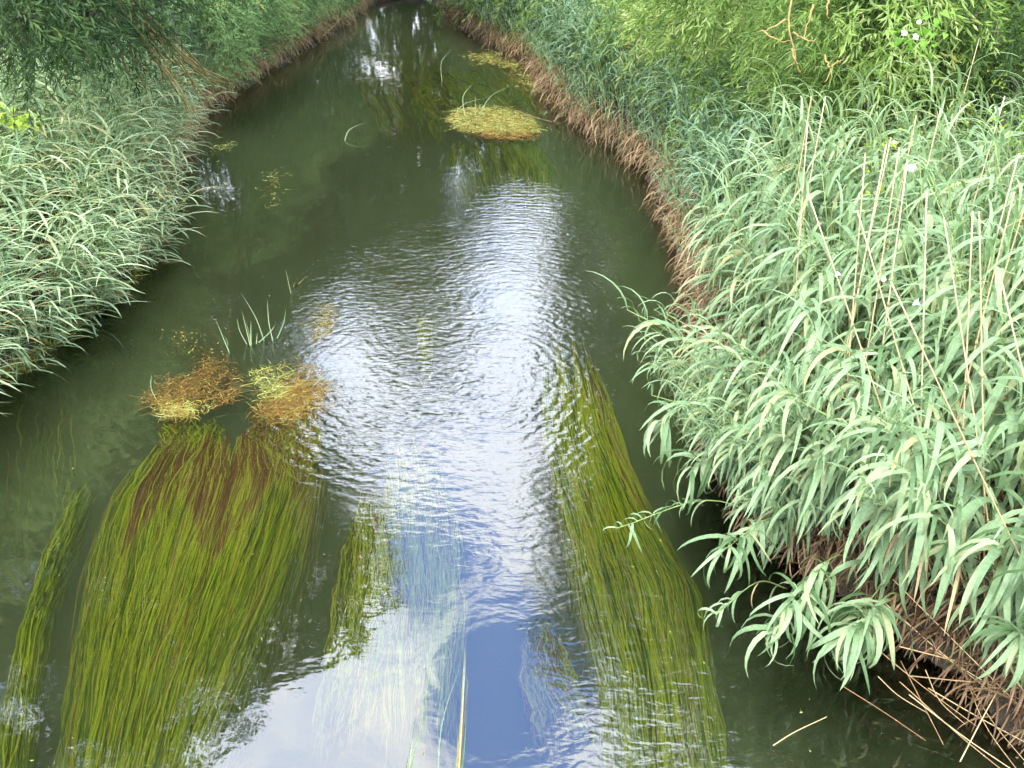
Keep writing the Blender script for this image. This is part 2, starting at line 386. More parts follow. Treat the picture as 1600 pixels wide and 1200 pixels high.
def crown(acc, blobs, per, tlen, nleaf, L, W, tmean=.45, droop=.9, shell=.5, holes=(), spread=.55):
    for (c, r) in blobs:
        n = int(per*r*r)
        p, v = ball(n, np.asarray(c), r, shell)
        clump = .24*np.sin(p[:, 0]*2.3+p[:, 2]*1.7)*np.sin(p[:, 1]*2.1+1)
        keep = p[:, 2] > .25
        for (hc, hr) in holes:                         # open gaps through the canopy
            rel = p-np.array([0, 0, -CAM_H]); hd = np.asarray(hc)-np.array([0, 0, -CAM_H]); hl = np.linalg.norm(hd); hd = hd/hl
            along = rel@hd; perp = np.linalg.norm(rel-along[:, None]*hd, axis=1)
            keep &= perp > hr*along/hl*(.8+.4*rng.uniform(size=n))
        p, v, clump = p[keep], v[keep], clump[keep]
        if len(p) == 0: continue
        o = v*np.array([1, 1, .35])+rng.normal(size=p.shape)*.35
        acc.add(*[a if i != 1 else None for i, a in enumerate(())]) if False else None
        V, T, ti = sprays(p, o, tlen, nleaf, L, W, np.clip(tmean+clump+rng.normal(size=len(p))*.1, 0, 1), droop, spread)
        acc.add(V, None, T, np.clip(ti, 0, 1))

def tree(name, label, cat, base, blobs, mat, per=60, tlen=.6, nleaf=10, L=.2, W=.05, tmean=.45, trunk_r=.2, lean=(0, 0), holes=(), group=None, bark=None, shell=.5, droop=.9, limbs=7):
    base = np.array([base[0], base[1], float(ground_z(np.array(base[0]), np.array(base[1])))-.05])
    root = link(name, None, loc=base); tag(root, label, cat, group)
    cs = np.array([b[0] for b in blobs]); rs = np.array([b[1] for b in blobs])
    top = cs[np.argmax(cs[:, 2])]
    mid = base*.45+top*.55; mid[:2] = base[:2]*.6+cs[:, :2].mean(0)*.4+np.array(lean)
    tp = curve([base, base*.75+mid*.25+np.array([.05, .03, 0]), mid, top], 14)
    V, Q, T = tube(tp-base, np.linspace(trunk_r, trunk_r*.15, 14), 8)
    a = Acc(); a.add(V, Q, T); link('trunk', a.mesh('trunk', bark or M_BARK, True), root)
    order = rng.permutation(len(blobs))[:limbs]
    for k in order:
        s = rng.uniform(.2, .7); p0 = tp[int(s*13)]
        c = cs[k]; m = (p0+c)/2+np.array([0, 0, .15*rs[k]])+rng.normal(size=3)*.1*rs[k]
        V, Q, T = tube(curve([p0, m, c, c+(c-m)*.1], 10)-base, np.linspace(trunk_r*.5*(1-s*.5), .012, 10), 5)
        a = Acc(); a.add(V, Q, T); link('branch', a.mesh('branch', bark or M_BARK, True), root)
    a = Acc(); crown(a, [(np.array(c)-base, r) for c, r in blobs] if False else blobs, per, tlen, nleaf, L, W, tmean, droop, shell, holes)
    me = a.mesh('crown', mat)
    co = np.empty(len(me.vertices)*3, dtype=np.float32); me.vertices.foreach_get('co', co)
    me.vertices.foreach_set('co', (co.reshape(-1, 3)-base.astype(np.float32)).ravel()); me.update()
    tag(link('crown', me, root), kind='stuff')
    return root

# tall trees on both banks: their crowns stand above the frame and show in the water
HOLES = [(RP(325, 295, 30), 1.15), (RP(365, 475, 30), .35), (RP(705, 285, 33), .6), (RP(1025, 215, 33), .5), (RP(860, 250, 33), .45)]
def rbl(lst): return [(RP(px, py, y), r) for px, py, y, r in lst]
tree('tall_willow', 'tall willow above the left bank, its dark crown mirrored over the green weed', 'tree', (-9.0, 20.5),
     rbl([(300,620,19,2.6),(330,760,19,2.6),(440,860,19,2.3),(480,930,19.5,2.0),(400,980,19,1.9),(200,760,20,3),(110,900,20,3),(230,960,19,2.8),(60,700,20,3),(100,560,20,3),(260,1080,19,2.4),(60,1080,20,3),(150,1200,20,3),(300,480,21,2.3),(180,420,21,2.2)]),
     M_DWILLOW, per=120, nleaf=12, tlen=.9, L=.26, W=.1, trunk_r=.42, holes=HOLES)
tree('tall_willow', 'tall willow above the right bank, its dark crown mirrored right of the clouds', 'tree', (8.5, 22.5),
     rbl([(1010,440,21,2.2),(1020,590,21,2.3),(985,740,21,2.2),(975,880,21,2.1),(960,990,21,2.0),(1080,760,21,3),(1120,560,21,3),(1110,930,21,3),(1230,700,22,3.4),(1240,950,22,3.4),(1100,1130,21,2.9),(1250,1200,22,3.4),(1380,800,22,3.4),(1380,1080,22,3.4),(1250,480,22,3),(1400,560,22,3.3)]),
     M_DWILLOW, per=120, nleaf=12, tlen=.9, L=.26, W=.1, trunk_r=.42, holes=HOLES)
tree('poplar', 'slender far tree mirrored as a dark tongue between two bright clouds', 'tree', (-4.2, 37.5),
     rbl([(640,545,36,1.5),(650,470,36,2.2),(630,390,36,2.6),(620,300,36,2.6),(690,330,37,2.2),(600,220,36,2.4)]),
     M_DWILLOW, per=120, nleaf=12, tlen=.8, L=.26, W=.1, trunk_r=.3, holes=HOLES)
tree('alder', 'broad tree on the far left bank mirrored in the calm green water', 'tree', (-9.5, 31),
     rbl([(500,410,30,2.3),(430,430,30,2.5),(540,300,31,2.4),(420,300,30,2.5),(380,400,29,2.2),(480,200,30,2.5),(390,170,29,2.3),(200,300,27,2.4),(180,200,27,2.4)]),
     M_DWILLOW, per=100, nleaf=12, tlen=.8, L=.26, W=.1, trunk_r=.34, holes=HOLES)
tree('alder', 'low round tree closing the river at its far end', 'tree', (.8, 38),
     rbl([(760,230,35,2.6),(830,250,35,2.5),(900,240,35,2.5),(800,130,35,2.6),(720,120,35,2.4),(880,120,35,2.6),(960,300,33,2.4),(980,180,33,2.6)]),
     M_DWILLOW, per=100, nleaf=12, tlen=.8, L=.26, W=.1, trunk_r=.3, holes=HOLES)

# visible willow scrub on the right bank
def rv(lst): return [(PY(px, py, y), r) for px, py, y, r in lst]
def vis(lst): return [(P(px, py, z), r) for px, py, z, r in lst]
wil = dict(per=230, tlen=.38, nleaf=12, L=.135, W=.024, shell=.5, droop=.8)
tree('willow_bush', 'pale green willow scrub over the reeds at the far top of the right bank', 'willow', np.array([1.9, 23.5]),
     rv([(800,-30,27,1.7),(870,-15,24,1.4),(940,15,21,1.2),(960,-50,22,1.9),(1010,30,18.5,1.15),(880,30,22.5,.7)]), M_WILLOW, tmean=.62, trunk_r=.08, limbs=5, **{**wil, 'L': .19, 'W': .036, 'per': 150})
tree('willow_bush', 'light green willow scrub with a small reddish dead tuft, behind the blue-green reeds', 'willow', np.array([4.2, 15.2]),
     rv([(1000,75,17.2,.8),(1060,40,16.2,1.15),(1090,100,15.2,.8),(1130,25,15,1.3),(1160,110,13.8,.85),(1190,45,13.6,1.2),(1112,145,14.2,.55)]), M_WILLOW, tmean=.6, trunk_r=.07, limbs=5, **{**wil, 'L': .17, 'W': .032, 'per': 190})
tree('willow_bush', 'low willow bush at the left end of the big pale reed bed', 'willow', np.array([3.7, 12.6]),
     rv([(1145,190,12.6,.6),(1170,165,12.5,.7),(1200,145,12.2,.8),(1122,228,12.4,.42),(1240,160,11.8,.75)]), M_WILLOW, tmean=.5, trunk_r=.05, limbs=4, **wil)
tree('willow_tree', 'willow with bare orange lichened branches showing through its foliage, top right', 'willow', P(1290, 60, .3)[:2],
     vis([(1230,-60,3.4,1.2),(1150,-70,3.4,1.2),(1340,120,2.3,.8),(1320,60,2.7,.9),(1290,150,2.1,.7),(1400,130,2.3,.8),(1420,30,3.0,1.0),(1350,-30,3.4,1.1)]), M_WILLOW, tmean=.5, trunk_r=.12, bark=M_LICHEN, limbs=6, **wil)
tree('willow_tree', 'darker willow in the top right corner beside the white bindweed flowers', 'willow', P(1560, 10, .3)[:2],
     vis([(1480,90,2.4,.8),(1560,60,2.8,1.0),(1500,10,3.0,1.0),(1590,110,2.4,.8),(1600,-20,3.3,1.2),(1500,-60,3.4,1.2)]), M_WILLOW, tmean=.2, trunk_r=.12, limbs=5, **wil)
# left bank
tree('willow_tree', 'willow at top left, leaves coloured dark for shade, long sprays hanging over a shaded hollow', 'willow', P(150, 60, .3)[:2],
     vis([(10,-30,3.4,1.1),(60,-10,3.2,.8),(105,15,2.8,.55),(60,-80,3.6,1.3),(165,-20,3.1,.7),(100,-70,3.5,1.2),(150,72,2.1,.36),(30,30,2.7,.5),(240,-60,3.3,1.0),(85,52,2.4,.36),(130,88,1.9,.28)]), M_DWILLOW, tmean=.2, trunk_r=.28, limbs=7, **{**wil, 'per': 165})  # dark leaf material and low tint paint in the shade of the hollow
hb = dict(holes=HOLES, per=520, tlen=.24, nleaf=12, L=.075, W=.02, shell=.7, droop=.25, limbs=3, trunk_r=.03)
tree('herb_thicket', 'dense blue-green thicket on the left bank beyond the bent brown branches', 'bush', P(370, 60, .2)[:2]+np.array([-.8, 0]),
     vis([(265,40,1.7,.9),(325,45,1.5,.9),(385,30,1.5,.8),(285,90,1.3,.6),(335,85,1.2,.55),(225,75,1.5,.7)]), M_HERB, tmean=.5, **hb)
tree('herb_thicket', 'smaller green thicket at the far end of the left bank, top centre-left', 'bush', P(440, 10, .2)[:2]+np.array([-.8, 0]),
     vis([(425,5,1.6,.8),(465,-25,1.7,1.0),(390,0,1.8,1.0),(505,-45,1.8,1.1),(300,-10,2.2,1.2)]), M_HERB, tmean=.58, **hb)
# hedges far behind both banks close the horizon
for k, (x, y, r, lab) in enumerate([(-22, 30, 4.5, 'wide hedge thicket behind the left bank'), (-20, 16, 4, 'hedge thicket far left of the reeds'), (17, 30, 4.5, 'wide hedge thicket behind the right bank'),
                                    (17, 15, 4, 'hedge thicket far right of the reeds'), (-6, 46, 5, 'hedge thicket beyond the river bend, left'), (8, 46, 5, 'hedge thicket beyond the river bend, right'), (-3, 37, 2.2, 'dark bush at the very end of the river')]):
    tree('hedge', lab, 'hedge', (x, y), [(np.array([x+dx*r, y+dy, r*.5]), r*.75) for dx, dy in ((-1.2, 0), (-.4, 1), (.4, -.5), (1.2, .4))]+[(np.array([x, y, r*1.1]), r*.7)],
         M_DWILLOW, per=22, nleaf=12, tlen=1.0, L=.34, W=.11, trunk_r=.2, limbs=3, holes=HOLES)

# ------------------------------------------------------------------ reeds
def leaf_pool(n, W, a0, c, fold, mat, tints, prefix, rings=7, pw=(.9, 1.5)):
    out = []
    for i in range(n):
        V, Q = blades(1, W*rng.uniform(.75, 1.2), a0+rng.normal()*.22, c*rng.uniform(.7, 1.2), rng.normal()*.14, fold, rings, rng.uniform(*pw))
        ti = tints(i)
        out.append((V, Q, np.full(len(V), ti), None))
    res = []
    for V, Q, ti, _ in out:
        res.append((V, Q, ti, make_mesh(prefix, V, Q, tint=ti, smooth=True, mat=mat)))
    return res
POOL_R = leaf_pool(34, .095, 1.05, 2.75, .22, M_REED, lambda i: rng.choice([rng.uniform(.2, .5), rng.uniform(.45, .75), rng.uniform(.55, .78)]), 'leaf', 8, (.45, .95))
POOL_RT = leaf_pool(6, .06, 1.4, 1.9, .4, M_REED, lambda i: rng.uniform(.45, .75), 'leaf')
POOL_B = leaf_pool(10, .055, .1, 1.7, .3, M_DEAD, lambda i: rng.uniform(.25, .95), 'dead_leaf')
POOL_L = leaf_pool(24, .07, .75, 1.35, .35, M_REEDL, lambda i: rng.choice([rng.uniform(.1, .4), rng.uniform(.4, .7), rng.uniform(.5, .8)]), 'leaf', 6, (.8, 1.3))
POOL_F = leaf_pool(14, .085, 1.15, 2.2, .3, M_REEDL, lambda i: rng.uniform(.2, .55), 'leaf', 5)

def stem_pt(H, lean, s): return np.array([lean*s*s, 0, H*s*(1-.1*abs(lean)/max(H, .1)*s)])
def reed_proto(H, lean, n, pool, toppool, Lr, s0=.3, azspread=1.0, brown=0, mat_stem=M_STEM, r=.006, tintstem=.5):
    K = 8; pts = np.array([stem_pt(H, lean, s) for s in np.linspace(0, 1, K)])
    V, Q, T = tube(pts, np.linspace(r, r*.35, K), 4)
    leaves = []
    for j in range(n):
        s = s0+(1-s0)*j/max(1, n-1)
        az = rng.normal()*azspread+(math.pi if (j % 2 and rng.uniform() < .22) else 0)
        pl = toppool if (j >= n-2 and toppool) else pool
        L = rng.uniform(*Lr)*(1-.35*max(0, s-.75)/.25)*(.8+.2*min(1, j/3))
        leaves.append((int(rng.integers(len(pl))), pl, stem_pt(H, lean, s), az, L))
    for j in range(brown):
        s = rng.uniform(.12, .5)
        leaves.append((int(rng.integers(len(POOL_B))), POOL_B, stem_pt(H, lean, s), rng.normal()*1.0, rng.uniform(*Lr)*.9))
    return dict(stem=(V, Q, T), stem_me=make_mesh('stem', V, Q, T, np.full(len(V), tintstem), True, mat_stem), leaves=leaves)
def place_individual(pr, x, y, rz, sc, label, cat='reed', group=None, name='reed', z=None):
    z = float(ground_z(np.array(x), np.array(y)))-.04 if z is None else z
    e = link(name, None, loc=(x, y, z)); e.rotation_euler = (0, 0, rz); e.scale = (sc, sc, sc); tag(e, label, cat, group)
    link('stem', pr['stem_me'], e)
    for (i, pl, p, az, L) in pr['leaves']:
        o = link('dead_leaf' if pl is POOL_B else 'leaf', pl[i][3], e, p); o.rotation_euler = (0, 0, az); o.scale = (L, L, L)
    return e
def rotz(V, a):
    c, s = math.cos(a), math.sin(a); return V@np.array([[c, s, 0], [-s, c, 0], [0, 0, 1]])
def flatten(pr):
    Vs, Qs, Ts, B = [], [], [], []
    V, Q, T = pr['stem']; n = len(V); Vs.append(V); Qs.append(Q); Ts.append(np.full(n, -1.0))
    out_stem = (V, Q, T)
    LV, LQ, LT, LB, m = [], [], [], [], 0
    for (i, pl, p, az, L) in pr['leaves']:
        v, q, ti, _ = pl[i]
        LV.append(rotz(v*L, az)+p); LQ.append(q+m); LT.append(ti if pl is not POOL_B else .82+.18*ti); m += len(v)
    return out_stem, (np.concatenate(LV), np.concatenate(LQ), np.concatenate(LT))
def reed_stuff(name, label, plants, protos, mat_leaf, mat_stem=M_STEM, cat='reeds'):
    """the rest of a reed bed: one object, leaves and stems in two material slots"""
    fl = [flatten(p) for p in protos]
    by = {}
    for k, pl in enumerate(plants): by.setdefault(pl[4], []).append(pl)
    V_, Q_, T_, tint_, mi_ = [], [], [], [], []; n = 0
    for pi, lst in by.items():
        (sv, sq, st), (lv, lq, lt) = fl[pi]
        A = np.array([(x, y, rz, sc) for x, y, rz, sc, _ in lst]); m = len(A)
        zz = ground_z(A[:, 0], A[:, 1])-.04
        c, s = np.cos(A[:, 2]), np.sin(A[:, 2])
        for (v, q, ti, mi) in ((sv, sq, np.full(len(sv), .5), 1), (lv, lq, lt, 0)):
            W = np.empty((m, len(v), 3))
            W[:, :, 0] = (c[:, None]*v[None, :, 0]-s[:, None]*v[None, :, 1])*A[:, 3:4]+A[:, 0:1]
            W[:, :, 1] = (s[:, None]*v[None, :, 0]+c[:, None]*v[None, :, 1])*A[:, 3:4]+A[:, 1:2]
            W[:, :, 2] = v[None, :, 2]*A[:, 3:4]+zz[:, None]
            V_.append(W.reshape(-1, 3)); Q_.append((q[None]+(np.arange(m)*len(v))[:, None, None]).reshape(-1, 4)+n)
            tint_.append((ti[None]+rng.normal(size=(m, 1))*.06*(ti[None] < .8)).ravel()); mi_.append(np.full(m*len(q), mi)); n += m*len(v)
    me = make_mesh(name, np.concatenate(V_), np.concatenate(Q_), None, np.clip(np.concatenate(tint_), 0, 1), True, mat_leaf)
    me.materials.append(mat_stem); me.polygons.foreach_set('material_index', np.concatenate(mi_).astype(np.int32))
    o = link(name, me); tag(o, label, cat, kind='stuff'); return o

PR = [reed_proto(rng.uniform(2.1, 2.6), rng.uniform(.25, .9), int(rng.integers(11, 14)), POOL_R, POOL_RT, (.42, .7), .26, .5, 1) for _ in range(12)]
PRE = [reed_proto(rng.uniform(1.5, 2.0), rng.uniform(.2, .5), int(rng.integers(10, 13)), POOL_R, POOL_RT, (.38, .6), .18, .6, 3) for _ in range(6)]
PRN = [reed_proto(rng.uniform(1.5, 2.1), rng.uniform(.9, 1.4), int(rng.integers(13, 16)), POOL_R, POOL_RT, (.4, .62), .2, .65, 2) for _ in range(8)]
PL_ = [reed_proto(rng.uniform(1.3, 1.8), rng.uniform(.5, 1.1), int(rng.integers(10, 13)), POOL_L, None, (.5, .85), .15, .6, 0) for _ in range(10)]
PF = [reed_proto(rng.uniform(1.35, 1.75), rng.uniform(.1, .4), 9, POOL_F, None, (.4, .62), .3, .9, 0) for _ in range(8)]
PFE = [reed_proto(rng.uniform(.8, 1.1), rng.uniform(.2, .4), 4, POOL_F, None, (.3, .4), .6, .8, 8) for _ in range(6)]

def view_size(x, y, z=1.5):
    d = y*CP+(CAM_H-z)*SP; u = x/max(d, .1)*FPX+800; v = 600-(y*SP-(CAM_H-z)*CP)/max(d, .1)*FPX
    return d, u, v
# right bed
right = []
tries = 0
while len(right) < 1500 and tries < 20000:
    tries += 1
    y = rng.uniform(2.2, 10.6); x = rng.uniform(1.8, 8.0)
    d = x-right_x(y)
    if d < (.05 if y < 6.3 else .16): continue
    if y > 8.1+.22*x: continue
    if y < 4.6 and x > 3.6 and rng.uniform() < .6: continue
    if y < 3.4 and rng.uniform() < .5: continue
    edge = d < (.3 if y < 6.3 else .62)
    near = y < 6.0 and d < 1.0
    rz = math.radians(rng.normal(215 if not edge else (195 if y > 6.6 else 222), 22))
    if near and rng.uniform() < .85:
        if y < 4.4 and rng.uniform() < .5: continue
        right.append((x, y, math.radians(rng.normal(228, 18)), rng.uniform(.85, 1.1), 200+int(rng.integers(len(PRN))))); continue
    right.append((x, y, rz, rng.uniform(.72, 1.15)*(1-.12*(y > 8.5)), int(rng.integers(len(PRE))+100 if edge else rng.integers(len(PR)))))
for _ in range(90):                                  # shorter reeds rooted at the waterline, hanging over it
    y = rng.uniform(5.0, 6.6); x = right_x(y)+rng.uniform(-.1, .25)
    right.append((x, y, math.radians(rng.normal(212, 20)), rng.uniform(.55, .8), 200+int(rng.integers(len(PRN)))))
right.sort(key=lambda r: view_size(r[0], r[1])[0])
ALLP = PR+PRE+PRN
right = [(x, y, rz, sc, k-200+len(PR)+len(PRE) if k >= 200 else (k-100+len(PR) if k >= 100 else k)) for x, y, rz, sc, k in right]
inframe = []; rest = []
for r_ in right:
    d, u, v = view_size(r_[0], r_[1], 1.9)
    (inframe if (len(inframe) < 195 and -50 < u < 1640 and -50 < v < 1260 and d > 1.5) else rest).append(r_)
# keep the space right in front of the lens clear
rest = [r_ for r_ in rest if view_size(r_[0], r_[1], 1.9)[0] > 1.6]
def zone_label(r_, edge):
    d, u, v = view_size(r_[0], r_[1], 1.9)
    row = ('top row', 'upper rows', 'middle rows', 'lower rows', 'bottom row')[int(np.clip((v-150)//190, 0, 4))]
    side = ('at the left fringe', 'left of centre', 'around the centre', 'right of centre', 'on the picture-edge side')[int(np.clip((u-1080)//105, 0, 4))]
    size = 'tall ' if r_[3] > 1.02 else ('short ' if r_[3] < .84 else '')
    z = side+' of the right bed, '+row
    lab = size+('brown-footed ' if edge else '')+'pale reed '+z
    return lab, 'reed', size+('edge reeds ' if edge else 'reeds ')+z
for r_ in inframe:
    edge = r_[4] >= len(PR)
    place_individual(ALLP[r_[4]], r_[0], r_[1], r_[2], r_[3],
        *zone_label(r_, edge))
reed_stuff('reed_bed', 'mass of pale green arching reeds filling the right bank', rest, ALLP, M_REED)
# left bed
left = []; tries = 0
while len(left) < 1500 and tries < 30000:
    tries += 1
    y = rng.uniform(4.5, 15.5); x = rng.uniform(-12, -4.6)
    d = left_x(y)-x
    if y < 11 and rng.uniform() < .12: x = left_x(y)+rng.uniform(-.1, .3); d = -.05
    if d < -.15 or d > 6.0: continue
    left.append((x, y, math.radians(rng.normal(-28, 24)), rng.uniform(.75, 1.1)*(.85 if d < .3 else 1), int(rng.integers(len(PL_)))))
left.sort(key=lambda r: view_size(r[0], r[1])[0])
inl = []; rest = []
for r_ in left:
    d, u, v = view_size(r_[0], r_[1], 1.3)
    (inl if (len(inl) < 75 and 0 < u < 1640 and -50 < v < 1260) else rest).append(r_)
def left_label(r_):
    d, u, v = view_size(r_[0], r_[1], 1.3)
    row = 'nearest the lower left picture edge' if v > 480 else ('above the nearest ones' if v > 380 else ('level with the white glare on the water' if v > 280 else 'in the upper part of the left bed'))
    z = row+(', tips over the water' if u > 110 else ', back from the water')
    size = 'tall ' if r_[3] > 1.0 else ('short ' if r_[3] < .8 else '')
    return size+'slender blue-green reed '+z, 'reed', size+'left reeds '+z
for r_ in inl:
    place_individual(PL_[r_[4]], r_[0], r_[1], r_[2], r_[3], *left_label(r_))
reed_stuff('reed_bed', 'mass of slender blue-green reeds combed to the right along the left bank', rest, PL_, M_REEDL)
# far strips on both banks
def strip(n, y0, y1, xf, side, w, protos_e, protos, lab, edge_w=.18):
    lst = []
    for _ in range(n):
        y = rng.uniform(y0, y1); d = rng.uniform(0, 1)**1.3*w
        x = xf(y)+side*d
        e = d < edge_w
        base = 200 if side > 0 else -30
        lst.append((x, y, math.radians(rng.normal(base if side > 0 else base, 35)), rng.uniform(.8, 1.15), int(len(protos)+rng.integers(len(protos_e))) if e else int(rng.integers(len(protos)))))
    return reed_stuff('reed_bed', lab, lst, list(protos)+list(protos_e), M_REEDF)
strip(1300, 9.8, 31, right_x, 1, 1.5, PFE, PF, 'strip of blue-green reeds with a tan skirt along the far right bank')
strip(800, 14.5, 31, left_x, -1, .9, PFE, PF, 'strip of reeds and tan dead blades along the far left bank', .45)

# hero plumes hanging over the water in front of the right bed
def plume(base, tip, n, label, Lr=(.3, .46), s0=.45, group=None, z0=.05, brown=2):
    base = np.asarray(base, dtype=float); tip = np.asarray(tip, dtype=float)
    e = link('reed', None, loc=base); tag(e, label, 'reed', group)
    m = (base+tip)/2+np.array([0, 0, .35*np.linalg.norm(tip-base)*.6])
    pts = curve([base, m, tip], 14)-base
    V, Q, T = tube(pts, np.linspace(.007, .0025, 14), 5)
    link('stem', make_mesh('stem', V, Q, T, np.full(len(V), .45), True, M_STEM), e)
    n = int(n*1.6); Lr = (Lr[0]*1.0, Lr[1]*1.2); s0 *= .86
    for j in range(n+brown):
        s = s0+(1-s0)*min(1, j/max(1, n-1)) if j < n else rng.uniform(.15, .5)
        k = min(12, int(s*13)); f = s*13-k; p = pts[k]*(1-f)+pts[min(13, k+1)]*f
        h = pts[min(13, k+1)]-pts[max(0, k-1)]; az = math.atan2(h[1], h[0])+rng.normal()*.95
        pl = POOL_R if j < n else POOL_B; i = int(rng.integers(len(pl)))
        L = rng.uniform(*Lr)
        o = link('leaf' if j < n else 'dead_leaf', pl[i][3], e, p); o.rotation_euler = (rng.normal()*.2, .42+rng.normal()*.28, az+rng.normal()*.2); o.scale = (L, L, L)
    return e
def bp(px, py, z=0): p = P(px, py, z); return p
plume(bp(1420, 960), bp(1335, 985, .62), 26, 'reed plume drooping lowest over the dark water at the bottom right', (.3, .44), .8)
plume(bp(1400, 930), bp(1320, 1000, .5), 16, 'second reed head tangled into the lowest plume at the bottom right', (.3, .42), .75)
plume(bp(1400, 900), bp(1205, 990, .5), 22, 'reed plume hanging just left of the lowest one over the dark water', (.26, .4), .72)
plume(bp(1350, 900), bp(1225, 950, .65), 14, 'short reed head bending down behind the second plume from the bottom right', (.26, .38), .7)
plume(bp(1260, 850), bp(1130, 860, .6), 20, 'reed bent far left over the pond weed with hanging leaves', (.28, .42), .5)
plume(bp(1240, 840), bp(965, 825, .35), 12, 'long thin reed stem reaching farthest left over the green water weed', (.16, .24), .62, brown=0)
plume(bp(1230, 920), bp(1120, 960, .25), 6, 'small isolated reed shoot close to the water left of the plumes', (.2, .28), .8, brown=1)
plume(bp(1150, 690), bp(1030, 660, .9), 18, 'drooping reed jutting out left at mid height of the right bed', (.3, .42), .55)
plume(bp(1130, 640), bp(1020, 568, .75), 11, 'thin reed sprig arching left above the jutting one, with a reddish leaf', (.2, .3), .6, brown=3)
plume(bp(1160, 740), bp(1080, 740, .75), 16, 'reed hanging over the dark water just below the jutting one', (.3, .42), .5)
plume(bp(1600, 1080, .1), bp(1590, 985, .9), 18, 'reed head at the right edge of the picture near the bottom', (.28, .42), .6)

# dry stalks standing in and lying before the right bed
def stalk(p0, p1, label, r=.006, tint=.7, group=None, sag=0.0, name='dry_stalk', leafy=False):
    p0 = np.asarray(p0, dtype=float); p1 = np.asarray(p1, dtype=float); m = (p0+p1)/2+np.array([rng.normal()*.02, rng.normal()*.02, sag])
    e = link(name, None, loc=p0); tag(e, label, 'stalk', group)
    pts = curve([p0, m, p1], 10)-p0
    V, Q, T = tube(pts, np.linspace(r, r*.6, 10), 5)
    link('stem', make_mesh('stem', V, Q, T, np.full(len(V), tint), True, M_DRY), e)
    for s in (3, 6):
        a = Acc()
        V, Q, T = tube(np.array([pts[s]-(pts[s+1]-pts[s])*.04, pts[s]+(pts[s+1]-pts[s])*.04]), r*1.35, 6); a.add(V, Q, T, .3)
        link('node', a.mesh('node', M_DRY, True), e)
    return e
LYING = [((1405,1010,.25),(1640,1062,.1),'pale dry stalk lying nearly level right of the lowest reed plume'),
         ((1420,1056,.22),(1640,1060,.2),'straight pale dry stalk just below the other level stalk, bottom right'),
         ((1420,1085,.2),(1600,1215,.05),'dry stalk slanting down to the bottom right corner from the lowest plume'),
         ((1208,1165,.03),(1292,1120,.25),'short orange dry stalk poking from under the lowest plume'),
         ((1450,1075,.02),(1640,1180,.12),'thin brown stalk lying in the water at the bottom right corner'),
         ((1395,905,.5),(1640,1150,.1),'dry stalk fallen across the shaded reed bases, bottom right'),
         ((1500,1190,.03),(1600,1010,.4),'orange-brown stalk leaning up at the bottom right corner'),
         ((1380,940,.3),(1560,1090,.05),'dry stalk crossing the dark gap behind the lowest plume'),
         ((965,225,.03),(1055,252,.05),'yellow stick lying on the water before the far right reeds'),
         ((800,170,.02),(862,190,.3),'pinkish bare stick at the notch of the far right reeds')]
for a_, b_, lab in LYING: stalk(P(*a_), P(*b_), lab, r=.0042, tint=rng.uniform(.15, .75), sag=-.02)
for i in range(12):
    x0, y0 = 1330+i*22+rng.uniform(-20, 20), rng.uniform(930, 1080)
    stalk(P(x0, y0, rng.uniform(.1, .4)), P(x0+rng.uniform(60, 200), y0+rng.uniform(30, 170), rng.uniform(.02, .15)), 'thin orange-brown reed stem fallen in the dark bottom right corner', r=.0032, tint=rng.uniform(.0, .6), sag=-.03, group='fallen stems in the bottom right corner')
UP = [(1375,520,1340,330),(1400,480,1385,225),(1450,420,1405,230),(1510,260,1560,30),(1490,330,1530,60),(1560,640,1600,420),(1480,560,1520,330),(1265,250,1268,150),(1285,240,1290,150),
      (1330,420,1352,240),(1390,380,1432,180),(1570,900,1610,700),(1560,500,1585,300),(1250,330,1262,190),
      (1590,420,1620,260),(1545,350,1570,150),(1365,420,1392,215),(1405,420,1418,250),(1428,420,1448,300),(1460,500,1475,340),(1500,520,1530,330),(1520,600,1565,440),(1575,700,1610,520),(1385,600,1392,440),(1250,430,1262,300),(1555,420,1592,240),(1445,330,1470,170)]
for i, (x0, y0, x1, y1) in enumerate(UP):
    # foot on the ground, head at the sight line of (x1,y1)
    zt = 3.0
    top = P(x1, y1, zt); foot = np.array([top[0]-.05+rng.normal()*.1, top[1]-rng.uniform(0, .3), .25]); foot[0] = max(foot[0], right_x(foot[1])+.25)
    stalk(foot, top, 'straight tan dry reed stalk standing above the right reed bed', r=.006, tint=rng.uniform(.45, 1), group='dry stalks standing in the right bed')
# brown dead leaf litter and broken stems in the shaded corner of the right bank
def litter(name, label, region, n, L=(.2, .4), zr=(.05, .8), tint=(.1, .9), azc=4.0, azs=1.0):
    a = Acc()
    for _ in range(n):
        x, y = region()
        z = float(ground_z(np.array(x), np.array(y)))+rng.uniform(*zr)
        v, q, ti, _m = POOL_B[int(rng.integers(len(POOL_B)))]
        a.add(rotz(v*rng.uniform(*L), rng.normal()*azs+azc)+np.array([x, y, z]), q, None, rng.uniform(*tint))
    o = link(name, a.mesh(name, M_DEAD, True)); tag(o, label, 'dead leaves', kind='stuff')
def reg_corner():
    y = rng.uniform(2.6, 6.5); return right_x(y)+rng.uniform(.05, 1.5), y
litter('dead_leaves', 'brown dead reed leaves hanging in the shade at the foot of the right bed', reg_corner, 3000, tint=(0, .62))
def reg_wall():
    y = rng.uniform(2.8, 7.5); return right_x(y)+rng.uniform(-.2, .25), y
litter('dead_leaves', 'brown dead leaves draped over the water edge under the near right reeds', reg_wall, 1500, (.18, .36), (.02, .4), (0, .6), 3.8, .8)
def reg_edge():
    y = rng.uniform(6.0, 12.5)+.25*math.sin(rng.uniform(0, 40)); return right_x(y)+rng.uniform(-.05, .3), y
